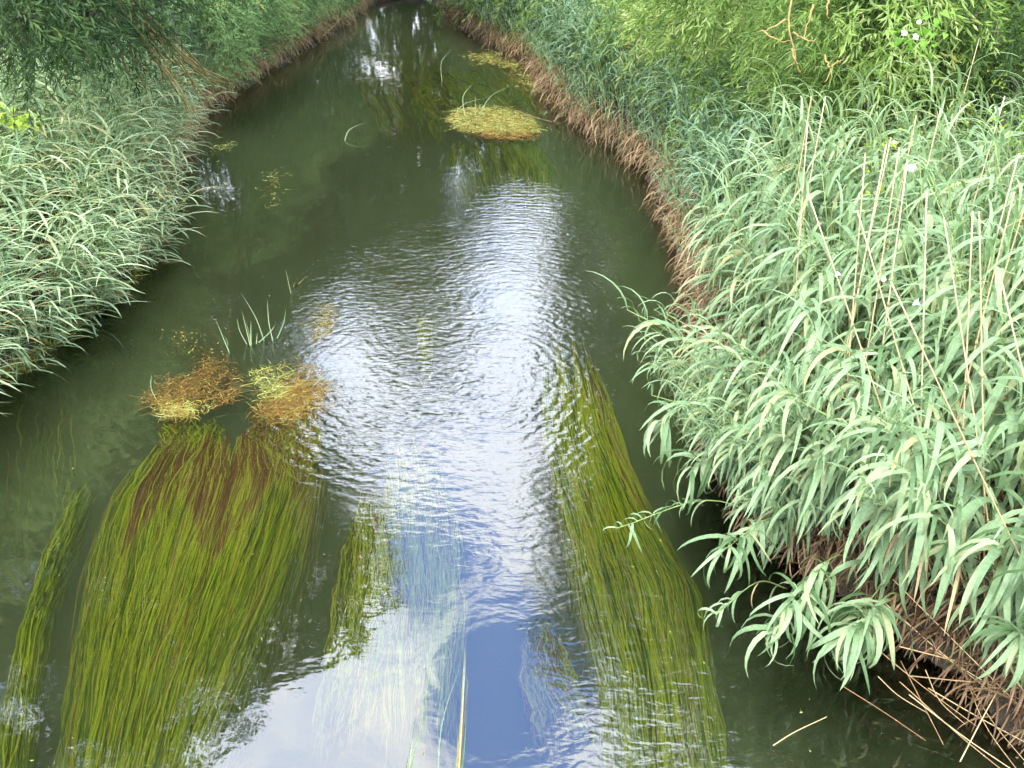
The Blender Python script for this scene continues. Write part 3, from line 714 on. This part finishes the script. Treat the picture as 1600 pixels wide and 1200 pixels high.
litter('dead_leaves', 'tan dead blades fringing the waterline below the left side of the right bed', reg_edge, 850, (.22, .46), (.05, .7), (.1, .9), 3.3, .8)
def reg_far():
    
    while True:
        y = rng.uniform(12, 31)
        if rng.uniform() < .35+.65*(math.sin(y*3.1)+math.sin(y*7.3+1) > -.1): break
    return right_x(y)+rng.uniform(-.14, .2), y
litter('dead_leaves', 'skirt of tan dead reed blades along the far right waterline', reg_far, 2000, (.22, .55), (.1, .6), (.1, .9), 3.6, .9)
def reg_left():
    y = rng.uniform(9, 30); return left_x(y)+rng.uniform(-.45, .15), y
litter('dead_leaves', 'reddish brown dead blades along the left waterline', reg_left, 2200, (.2, .45), (.05, .6), (.25, .95), -.6, .9)

# bent brown branches of the left willow reaching to the water
def branch_thing(name, label, lines, mat, r0=.02, cat='branch'):
    p0 = lines[0][0]
    e = link(name, None, loc=p0); tag(e, label, cat)
    for ln in lines:
        ln = np.array(ln); pts = curve(ln, 16)-p0
        pts += np.cumsum(rng.normal(size=pts.shape)*.006, axis=0)
        V, Q, T = tube(pts, np.linspace(r0, r0*.25, 16), 5)
        link('twig', make_mesh('twig', V, Q, T, np.full(len(V), .5), True, mat), e)
    return e
lines = []
for k in range(22):
    ex, ey = 255+rng.uniform(-25, 130), 130+rng.uniform(-15, 70)
    en = P(ex, ey, rng.uniform(.8, 1.5))
    st = PY(185+rng.uniform(-10, 25), rng.uniform(-20, 30), 11.6+rng.uniform(-.4, .6))
    mid = st*.5+en*.5+np.array([rng.normal()*.12, 0, -.1+rng.normal()*.12])
    lines.append([st, mid, en])
branch_thing('fallen_branch', 'spray of bent yellow-brown willow twigs sweeping down to the left bank', lines, M_TWIG, .022)
branch_thing('fallen_branch', 'two thin yellow sticks arching out at the far end of the left bank',
    [[P(440, 10, 1.2), P(452, 45, .9), P(470, 80, .1)], [P(452, 0, 1.3), P(456, 30, 1.0), P(440, 60, .2)], [P(500, 60, .05), P(545, 20, .4), P(560, 55, .02)]], M_TWIG, .02)
# orange lichened branches at the top right
B0 = PY(1237, -20, 8.80)
branch_thing('lichened_branch', 'forked bare branch covered in orange lichen, top right among the willow leaves',
    [[B0, PY(1229, 30, 8.50), PY(1240, 85, 8.30), PY(1222, 105, 8.30)], [PY(1229, 28, 8.50), PY(1215, 40, 8.40), PY(1188, 50, 8.30)],
     [PY(1238, 75, 8.35), PY(1244, 95, 8.30), PY(1250, 110, 8.30)], [PY(1238, 50, 8.40), PY(1262, 62, 8.30), PY(1275, 60, 8.40)], [PY(1272, 5, 8.50), PY(1262, 40, 8.40), PY(1258, 60, 8.30)],
     [PY(1190, 48, 8.30), PY(1215, 62, 8.20), PY(1238, 66, 8.30)]], M_LICHEN, .011)
branch_thing('lichened_branch', 'short crooked orange branch right of the forked one, in the willow leaves',
    [[PY(1290, 85, 8.10), PY(1296, 105, 8.00), PY(1286, 118, 7.90)], [PY(1296, 106, 8.00), PY(1312, 98, 8.00), PY(1322, 90, 8.10)], [PY(1296, -5, 8.30), PY(1294, 20, 8.20), PY(1300, 35, 8.20)]], M_LICHEN, .010)

# ------------------------------------------------------------------ water weed
def weed_field(name, label, left, right, n, Lr, depth, tfun, width=.006, seg=12, wav=.02, cat='water weed'):
    """ribbons combed by the current between two edge lines (picture points on the water, upstream to downstream)"""
    l = np.array(left, dtype=float); r = np.array(right, dtype=float)
    def edge(e, t):
        tt = np.linspace(0, 1, len(e)); k = len(e)-1
        e2 = np.concatenate([e[:1]-(e[1]-e[0])*.25*k, e, e[-1:]+(e[-1]-e[-2])*.4*k]); tt = np.concatenate([[-.25], tt, [1.4]])
        return np.stack([np.interp(t, tt, e2[:, 0]), np.interp(t, tt, e2[:, 1])], -1)
    s = rng.uniform(0, 1, n); ln = rng.uniform(*Lr, n)
    s = s+.010*np.sin(s*2*math.pi*17)+.006*np.sin(s*2*math.pi*41+1)
    rag = .04*np.sin(s*23+left[0][0])+.03*np.sin(s*57)+.03*rng.normal(size=n)
    t0 = rng.uniform(0, 1, n)*(1-ln*.75)+rag-.05*ln+.06*(np.abs(s-.5)*2)**3
    T = t0[:, None]+np.linspace(0, 1, seg+1)[None, :]*ln[:, None]
    ph = rng.normal(size=(n, 2))*.8+(s*37)[:, None]*np.array([1, 1.7])+t0[:, None]*3; am = rng.uniform(.3, 1, (n, 1))*wav
    S = s[:, None]+rng.normal(size=(n, 1))*.05*(T-t0[:, None])/ln[:, None]
    Tc = np.clip(T, -.2, 1.3)
    L_ = edge(l, Tc); R_ = edge(r, Tc)
    E = L_*(1-S[..., None])+R_*S[..., None]
    W = PV(E[..., 0], E[..., 1], 0.0)
    W[..., 0] += am*np.sin(T*22+ph[:, :1])+am*.5*np.sin(T*51+ph[:, 1:])
    dz = depth(S, Tc)*(.35+.65*rng.uniform(size=(n, 1)))+.03*np.abs(2*np.linspace(0, 1, seg+1)[None]-1)**2
    W[..., 2] = -np.maximum(dz, .006)
    tv = np.broadcast_to(tfun(S, Tc), S.shape)
    tan = np.gradient(W, axis=1); tan /= np.linalg.norm(tan, axis=2)[..., None]+1e-9
    roll = rng.normal(size=(n, 1, 1))*.5
    side = np.cross(tan, np.array([0, 0, 1.0])); side /= np.linalg.norm(side, axis=2)[..., None]+1e-9
    side = side+np.array([0, 0, 1.0])*roll
    wd = (width*rng.uniform(.6, 1.3, (n, 1))*np.minimum(1, 4*(1-np.linspace(0, 1, seg+1)[None, :])+.15))[..., None]*.5
    V = np.stack([W-side*wd, W+side*wd], 2).reshape(-1, 3)
    k = 2*(seg+1); i = (np.arange(n)[:, None]*k+np.arange(seg)[None, :]*2).ravel()
    Q = np.stack([i, i+1, i+3, i+2], -1)
    ti = np.repeat(np.clip(tv+.10*np.sin(s*2*math.pi*17+1.5)[:, None]+.08*np.sin(s*2*math.pi*7)[:, None]+np.where(tv > .8, .95, 1)*rng.normal(size=(n, 1))*.2-.12*(rng.uniform(size=(n, 1)) < .3), 0, 1).reshape(-1), 2)
    o = link(name, make_mesh(name, V, Q, tint=ti, smooth=True, mat=M_WEED)); tag(o, label, cat, kind='stuff'); return o
def edges(S, T, mid, edge_add, t_add=0): return mid+edge_add*np.clip(np.abs(S-.5)*2, 0, 1)**3+t_add*T
weed_field('weed_bed', 'largest yellow-green weed bed, left of the river, with a rusty brown head',
    [(215,690),(155,770),(122,900),(98,1040),(68,1260)], [(470,680),(500,720),(440,900),(370,1060),(290,1260)], 9000, (.28, .75),
    lambda S, T: .04+.28*(np.abs(S-.5)*2)**4+.14*T, lambda S, T: np.where((T < .36+.08*np.sin(S*13)) & (S > .15), .97-.45*np.clip(T-.2, 0, 1), .52), .007)
weed_field('weed_bed', 'narrow deep weed strip at the left edge beside the largest weed bed',
    [(105,750),(60,850),(20,980),(-30,1240)], [(135,750),(98,850),(62,950),(22,1240)], 1500, (.2, .5),
    lambda S, T: .22+.15*(np.abs(S-.5)*2)**2-.1*T, lambda S, T: .5+0*S, .007)
weed_field('weed_bed', 'green weed bed showing through dark reflections left of the river middle',
    [(545,780),(525,880),(510,980),(490,1090)], [(600,775),(610,880),(605,980),(580,1090)], 1600, (.25, .6),
    lambda S, T: .08+.2*(1-S)**2+.16*T, lambda S, T: .5+0*S, .007)
weed_field('weed_bed', 'faint pale weed bed seen under the mirrored cloud in mid river',
    [(600,700),(600,800),(600,930),(600,1080)], [(680,700),(715,800),(725,930),(715,1080)], 2200, (.25, .6),
    lambda S, T: .13+.1*(np.abs(S-.5)*2)**3+.1*T, lambda S, T: .6+0*S, .007)
weed_field('weed_bed', 'long green weed bed curving down the right of the river towards the reeds',
    [(845,570),(850,680),(880,780),(905,900),(945,1040),(960,1240)], [(940,570),(975,680),(1020,790),(1090,900),(1115,1040),(1150,1240)], 6500, (.2, .55),
    lambda S, T: .05+.16*(np.abs(S-.5)*2)**4+.26*np.clip(T-.25, 0, 1), lambda S, T: np.where((S > .75) & (T < .4), .75, .52), .007)
weed_field('weed_bed', 'small brownish weed bed lying deep right of the mirrored blue sky',
    [(820,960),(815,1040),(840,1120)], [(880,960),(900,1040),(930,1120)], 700, (.3, .7), lambda S, T: .35+0*S, lambda S, T: .85+0*S, .008)
weed_field('weed_bed', 'dark green weed bed fanning out below the floating raft',
    [(700,215),(705,250),(720,300)], [(840,215),(860,250),(870,310)], 1800, (.3, .7), lambda S, T: .12+.25*T, lambda S, T: .45+0*S, .016)
weed_field('weed_bed', 'yellowish weed bed under the surface between the raft and the far right reeds',
    [(640,110),(650,140),(670,175)], [(790,90),(830,130),(850,165)], 1500, (.2, .6), lambda S, T: .1+.2*rng.uniform(size=S.shape[:1]+(1,)), lambda S, T: .55+0*S, .03, wav=.08)
weed_field('weed_bed', 'deep olive weed in the dark far reach of the river',
    [(570,60),(560,110),(600,190)], [(690,60),(680,120),(690,190)], 700, (.3, .8), lambda S, T: .3+0*S, lambda S, T: .45+.4*(rng.uniform(size=S.shape[:1]+(1,)) < .3), .035, wav=.08)
weed_field('weed_bed', 'thin upright weed wisps in the open water at the left edge', [(0,600),(0,700),(-20,800)], [(110,600),(110,700),(100,800)], 34, (.3, .6),
    lambda S, T: .4+.1*T, lambda S, T: .6+0*S, .012)
weed_field('weed_bed', 'brown weed trailing below the right floating mat', [(400,640),(385,680),(400,740)], [(490,640),(500,680),(480,740)], 1100, (.25, .7),
    lambda S, T: .03+.1*T, lambda S, T: .95-.1*S, .007, wav=.04)
weed_field('weed_bed', 'green and brown wisps trailing from the left floating mat', [(250,650),(245,690),(215,740)], [(345,650),(340,690),(330,740)], 380, (.3, .8),
    lambda S, T: .05+.15*T, lambda S, T: .8-.2*S, .008, wav=.04)
weed_field('weed_bed', 'faint green weed streak in the dark water in mid river', [(650,480),(650,520),(655,570)], [(672,480),(675,520),(670,570)], 180, (.4, .9),
    lambda S, T: .2+0*S, lambda S, T: .55+0*S, .009)

# floating mats
def mat_thing(name, label, outline_fn, n, L, tint, und=0, curl=1.0, z=(-.005, .014), cat='weed mat', wpx=.006, clump=.6, csz=9):
    """tangle of floating shoots: parts shoots and drifting leaves"""
    pts = np.array([outline_fn() for _ in range(n)])
    cl = np.array([outline_fn() for _ in range(max(8, n//120))]); pick = rng.uniform(size=n) < clump
    pts[pick] = cl[rng.integers(len(cl), size=pick.sum())]+rng.normal(size=(pick.sum(), 2))*[csz, csz*.6]
    stray = rng.uniform(size=n) < .12; pts[stray] += rng.normal(size=(stray.sum(), 2))*[9, 3.5]
    c = PV(pts[:, 0], pts[:, 1], 0.0); c0 = c.mean(0)
    e = link(name, None, loc=c0); tag(e, label, cat)
    seg = 6; a = rng.uniform(0, 6.28, n); k = rng.normal(size=n)*curl; Ls = rng.uniform(.4, 1.2, n)*L
    s = np.linspace(0, 1, seg+1)[None, :]
    th = a[:, None]+k[:, None]*s*2.2
    dx = np.cumsum(np.cos(th)*Ls[:, None]/seg, 1); dy = np.cumsum(np.sin(th)*Ls[:, None]/seg, 1)
    W = c[:, None]+np.stack([dx, dy, rng.uniform(*z, n)[:, None]+.006*np.sin(s*5+a[:, None])], -1)
    side = np.stack([-np.sin(th), np.cos(th), 0*th+rng.normal(size=(n, 1))*.3], -1)
    wd = (wpx*.5*rng.uniform(.6, 1.4, (n, 1))*(1.1-s))[..., None]
    V = np.stack([W-side*wd, W+side*wd], 2).reshape(-1, 3)-c0
    kk = 2*(seg+1); i = (np.arange(n)[:, None]*kk+np.arange(seg)[None]*2).ravel(); Q = np.stack([i, i+1, i+3, i+2], -1)
    ti = np.repeat(np.clip(tint(pts)+rng.normal(size=n)*.16, 0, 1), kk)
    tag(link('shoots', make_mesh('shoots', V, Q, tint=ti, smooth=True, mat=M_MAT), e), kind='stuff')
    m = n//5; sel = rng.integers(0, n, m)
    b = c[sel]-c0+rng.normal(size=(m, 3))*[.03, .03, 0]+np.array([0, 0, .012]); d = rng.normal(size=(m, 3))*[1, 1, .25]
    V, T, t2 = leaf_quads(b, d, L*.22*rng.uniform(.6, 1.3, m), wpx*1.3, np.clip(tint(pts[sel])+.15+rng.normal(size=m)*.15, 0, 1))
    tag(link('leaves', make_mesh('leaves', V, None, T, t2, False, M_MAT), e), kind='stuff')
    return e
def in_poly(poly):
    poly = np.array(poly, float); lo, hi = poly.min(0), poly.max(0)
    def f():
        while True:
            p = rng.uniform(lo, hi); ins = False; j = len(poly)-1
            for i in range(len(poly)):
                if (poly[i, 1] > p[1]) != (poly[j, 1] > p[1]) and p[0] < (poly[j, 0]-poly[i, 0])*(p[1]-poly[i, 1])/(poly[j, 1]-poly[i, 1])+poly[i, 0]: ins = not ins
                j = i
            if ins: return p
    return f
mat_thing('floating_raft', 'oval raft of pale green floating weed in the far middle of the river',
    in_poly([(700,182),(715,172),(745,168),(790,172),(825,182),(841,200),(835,212),(800,218),(760,212),(715,200)]), 5200, .2, lambda p: np.clip(.66-.3*(p[:, 1] > 207)-.15*np.sin(p[:, 0]*.3)*np.sin(p[:, 1]*.5), 0, 1), wpx=.010, clump=.3, csz=7)
mat_thing('floating_mat', 'rusty gold tangle of floating weed, left one of the near pair',
    in_poly([(240,625),(250,605),(290,590),(320,570),(355,566),(372,585),(382,612),(350,628),(320,640),(270,656),(243,648)]), 1700, .16, lambda p: .14+.4*(p[:, 1] > 628-.25*(p[:, 0]-240)*0)+.2*np.sin(p[:, 0]*.2), wpx=.006)
mat_thing('floating_mat', 'yellow-green tangle of floating weed with duckweed, right one of the near pair',
    in_poly([(392,585),(420,570),(470,565),(495,580),(510,600),(480,640),(450,662),(420,655),(400,630)]), 1400, .2, lambda p: .32+.36*((p[:, 0] < 445) & (p[:, 1] < 625)), wpx=.005, clump=.5, csz=12)
mat_thing('floating_mat', 'small golden brown weed sprig floating above the right near mat',
    in_poly([(498,480),(512,478),(518,490),(510,510),(505,530),(490,532),(494,510),(502,495)]), 260, .1, lambda p: .45+0*p[:, 0], wpx=.007)
mat_thing('floating_mat', 'sparse yellow weed flecks on the dark water left of mid river',
    in_poly([(420,270),(436,270),(432,300),(436,322),(420,326),(424,300)]), 130, .12, lambda p: .6+0*p[:, 0], wpx=.012)
mat_thing('floating_mat', 'little fleck of yellowish weed near the left bank below the leaning reeds',
    in_poly([(335,232),(350,222),(372,222),(365,232),(345,236)]), 90, .14, lambda p: .75+0*p[:, 0], wpx=.014)
mat_thing('floating_mat', 'bright green floating weed caught under the left reeds at the waterline',
    in_poly([(0,585),(0,570),(70,530),(150,450),(240,395),(240,412),(170,470),(100,530),(20,590)]), 2200, .10, lambda p: .75+0*p[:, 0], wpx=.008)
mat_thing('floating_mat', 'yellow-green weed raft in the notch of the far right bank',
    in_poly([(712,85),(760,82),(800,88),(850,130),(885,165),(870,170),(850,150),(800,108),(740,95)]), 1300, .2, lambda p: .7+0*p[:, 0], wpx=.014)
mat_thing('floating_mat', 'submerged rusty weed clumps behind the near pair of mats',
    in_poly([(265,525),(300,515),(330,535),(345,560),(320,570),(280,545)]), 500, .12, lambda p: .25+0*p[:, 0], z=(-.25, -.12), wpx=.01)

# grass and rush blades standing in the water
def blade_thing(name, label, blades_, tint=.6, w=.008, cat='rush', mat=None):
    p0 = P(blades_[0][0], blades_[0][1], 0)
    e = link(name, None, loc=p0); tag(e, label, cat)
    for (x0, y0, x1, y1, zt, bend) in blades_:
        a = P(x0, y0, -.05); b = P(x1, y1, zt); m = (a+b)/2+np.array([bend, 0, abs(bend)*.6])
        pts = curve([a, m, b], 9)-p0
        tan = np.gradient(pts, axis=0); side = np.cross(tan, [0.2, 1, .1]); side /= np.linalg.norm(side, axis=1)[:, None]+1e-9
        up = np.cross(side, tan); up /= np.linalg.norm(up, axis=1)[:, None]+1e-9
        ww = w*.5*(1-np.linspace(0, 1, 9)**2*.95)[:, None]
        V = np.stack([pts-side*ww, pts+up*ww*.3, pts+side*ww], 1).reshape(-1, 3); Q = []
        for i in range(8): Q += [[i*3, i*3+1, i*3+4, i*3+3], [i*3+1, i*3+2, i*3+5, i*3+4]]
        link('blade', make_mesh('blade', V, Q, tint=np.full(len(V), tint+rng.normal()*.08), smooth=True, mat=mat or M_REED), e)
    return e
blade_thing('rush_tuft', 'tuft of upright green rush blades standing behind the near floating mats',
    [(390,545,370,496,.3,-.03),(393,548,378,486,.35,.0),(395,545,384,500,.25,0),(392,548,392,500,.25,0),(415,540,376,457,.5,.03),(428,540,418,468,.4,-.02),(396,542,430,508,.2,.05),(430,535,447,482,.35,.03),(400,545,402,520,.1,0)], .66, .012)
blade_thing('rush', 'single rush blade with a folded leaf left of the rush tuft', [(362,560,336,497,.3,0),(356,545,348,522,.2,.02)], .64, .014)
blade_thing('rush', 'curved green blade rising at the left end of the rusty floating mat', [(250,635,237,585,.2,-.04)], .7, .01)
blade_thing('rush', 'green stem lying from the right mat to the upper right over the mirrored cloud', [(470,625,526,563,.12,.0)], .7, .008)
blade_thing('rush', 'long pale blade lying flat on the water below the mats', [(420,637,335,652,.01,0)], .72, .012)
blade_thing('rush', 'thin dry stem standing alone above the near mats', [(456,465,446,420,.28,0)], .8, .008)
blade_thing('rush', 'small brown sprig just right of the thin dry stem', [(460,450,478,432,.1,0),(458,452,460,440,.1,0)], .86, .01)
blade_thing('rush', 'lone pale stem curving out of the water left of the raft', [(537,225,573,191,.22,-.1)], .72, .014)
blade_thing('rush', 'tall bent stem behind the raft leaning to the right', [(691,132,711,74,.45,-.16),(691,132,706,166,.02,0)], .75, .014)
blade_thing('rush', 'upright arched stem growing from the left of the raft', [(728,187,740,129,.6,-.13)], .72, .016)
blade_thing('rush', 'low arching stem over the left rim of the raft', [(708,180,764,152,.25,-.1)], .72, .014)
blade_thing('rush', 'long stem arching right out of the raft', [(748,183,803,131,.5,-.12)], .72, .014)
blade_thing('rush', 'short brown twig upright at the back of the raft', [(742,186,743,148,.35,0)], .9, .012)
blade_thing('rush', 'small pale sprig standing in the water right of the raft', [(845,180,852,170,.12,0),(846,182,856,172,.1,.02)], .6, .03)
# near weed stalks at the bottom of the picture
e = blade_thing('sedge', 'bundle of striped brown and green sedge blades rising at the bottom centre',
    [(705,1290,727,1000,.75,.01),(712,1290,728,1020,.7,.0),(716,1280,732,1060,.55,-.01)], .97, .011, 'sedge')
e['label'] = 'tallest striped brown sedge tuft rising at the bottom centre'
blade_thing('sedge', 'green and yellow sedge blades pressed against the tallest brown tuft',
    [(698,1290,724,1045,.6,.02),(690,1300,716,1130,.3,.03),(708,1290,730,1075,.5,.02)], .3, .009, 'sedge')
blade_thing('sedge', 'dark green sedge blade leaning right at the bottom, left of the striped tuft', [(610,1300,675,1040,.6,.03),(600,1320,652,1110,.4,.02)], .15, .010, 'sedge')
blade_thing('sedge', 'thin pale grass blade curving beside the striped sedge tuft', [(684,1260,722,1030,.5,-.05)], .62, .005, 'sedge')
blade_thing('sedge', 'short brown-tipped sedge tip at the bottom edge of the picture', [(632,1290,645,1145,.3,.0),(715,1290,722,1180,.2,.0)], .86, .009, 'sedge')

# bindweed: vines with heart leaves and white funnels
def heart_vine(label, pts, n, L, tint, name='bindweed_vine'):
    p0 = pts[0]; e = link(name, None, loc=p0); tag(e, label, 'vine')
    c = curve(pts, 20)-p0; V, Q, T = tube(c, .003, 4); link('stem', make_mesh('stem', V, Q, T, np.full(len(V), .4), True, M_STEM), e)
    # one heart-shaped leaf mesh shared by all
    h = np.array([(0, 0), (-.18, .34), (-.02, .5), (.25, .42), (.6, .22), (1, 0), (.6, -.22), (.25, -.42), (-.02, -.5), (-.18, -.34)])
    hv = np.stack([h[:, 0], h[:, 1], -.25*h[:, 0]**2+.12*np.abs(h[:, 1])], -1)
    hv = np.concatenate([hv, [[.35, 0, -.06]]]); T = [[i, (i+1) % 10, 10] for i in range(10)]
    me = make_mesh('leaf', hv, None, T, np.full(11, tint), True, M_VINE)
    for k in range(n):
        p = c[int(rng.integers(20))]+rng.normal(size=3)*.07
        o = link('leaf', me, e, p); o.rotation_euler = (rng.normal()*.5, .5+rng.normal()*.4, rng.uniform(0, 6.28)); s = L*rng.uniform(.6, 1.2); o.scale = (s, s, s)
heart_vine('bright green bindweed climbing with large heart leaves at the top right', [PY(1446, -30, 8.6), PY(1452, 20, 8.5), PY(1456, 60, 8.5), PY(1400, 60, 8.6)], 42, .07, .3)
heart_vine('yellow-green bindweed between the dry stalks in the upper right bed', [P(1405, 210, 2.2), P(1380, 235, 2.2), P(1365, 260, 2.15), P(1360, 300, 2.1)], 40, .055, .9)
heart_vine('yellow-green bindweed patch at the right edge above the reeds', [P(1530, 185, 2.4), P(1575, 210, 2.35), P(1600, 215, 2.3), P(1560, 240, 2.2)], 50, .05, .8)
heart_vine('yellow leaves climbing the tallest dry stalk top right', [P(1570, 110, 2.6), P(1550, 135, 2.5), P(1520, 170, 2.4)], 20, .04, .95)
heart_vine('yellow-green leafy patch at the left edge on the blue-green reeds', [P(-10, 170, 1.7), P(20, 185, 1.7), P(50, 195, 1.65)], 60, .09, .85)
heart_vine('bright green leafy patch on the left reeds before the dark hollow', [P(175, 130, 1.3), P(190, 118, 1.35), P(205, 122, 1.3)], 50, .08, .6)
heart_vine('small yellow-green patch among the left reeds below the leafy one', [P(178, 152, 1.25), P(192, 153, 1.25), P(200, 150, 1.2)], 24, .08, .8)
heart_vine('bright leaves caught in the reeds at the left, below the willow', [P(30, 110, 1.75), P(40, 120, 1.7), P(48, 128, 1.7)], 22, .08, .5)
def funnel(label, p, r=.032, tilt=(0.6, 0, 0), group=None):
    e = link('bindweed_flower', None, loc=p); e.rotation_euler = tilt; tag(e, label, 'flower', group)
    S = 20; rad = np.array([.004, .008, .014, .026, .034])*r/.034; zz = np.array([-.045, -.03, -.015, -.004, .0])*r/.034
    th = np.arange(S)/S*2*math.pi
    wob = 1+.14*np.cos(5*th)
    V = np.stack([np.stack([q*np.cos(th)*(wob if i > 2 else 1), q*np.sin(th)*(wob if i > 2 else 1), np.full(S, z)], -1) for i, (q, z) in enumerate(zip(rad, zz))]).reshape(-1, 3)
    Q = [[i*S+j, i*S+(j+1) % S, (i+1)*S+(j+1) % S, (i+1)*S+j] for i in range(4) for j in range(S)]
    link('petals', make_mesh('petals', V, Q, smooth=True, mat=M_PETAL), e)
    V, Q, T = tube(np.array([[0, 0, -.14], [.004, 0, -.08], [0, 0, -.04]]), [.0018, .002, .006], 5); link('stalk', make_mesh('stalk', V, Q, T, np.full(len(V), .3), True, M_STEM), e)
FL = [((1424,262,2.75),.032,'large white bindweed flower in the upper middle of the right reed bed'), ((1310,427,2.6),.018,'white bindweed flower alone among the left half of the pale reeds'),
      ((1381,436,2.6),.014,'small white bindweed flower between two larger ones, mid right bed'), ((1431,472,2.6),.02,'white bindweed flower lowest in the right reed bed'),
      ((1559,170,2.8),.026,'white bindweed flower near the right edge above the reed tops'), ((1397,222,2.75),.015,'half closed white flower on a dry stalk above the large one')]
for (q, r, lab) in FL: funnel(lab, P(*q), r, (rng.uniform(.2, 1.3), rng.normal()*.7, rng.normal()*1.0))
for (px, py, lab) in [(1413, 51, 'left one of the two white flowers on the bright green vine'), (1431, 57, 'right one of the two white flowers on the bright green vine'), (1436, 34, 'narrow white flower above the pair on the bright green vine')]:
    funnel(lab, PY(px, py, 8.2), .028 if py > 40 else .02, (.9, 0, rng.normal()*.3))
# tiny drifting specks
m = 420; pos = np.stack([rng.uniform(-4.5, 2, m), rng.uniform(3.2, 24, m), np.full(m, .004)], -1)
V, T, t2 = leaf_quads(pos, rng.normal(size=(m, 3))*[1, 1, 0.02], rng.uniform(.008, .03, m), .008, rng.uniform(.6, 1, m))
o = link('drifting_flecks', make_mesh('drifting_flecks', V, None, T, t2, False, M_MAT)); tag(o, 'tiny pale plant flecks drifting on the water', 'flecks', kind='stuff')
print('tris', sum(len(me.loops)-2*len(me.polygons) for me in bpy.data.meshes), 'objects', len(scene.objects))
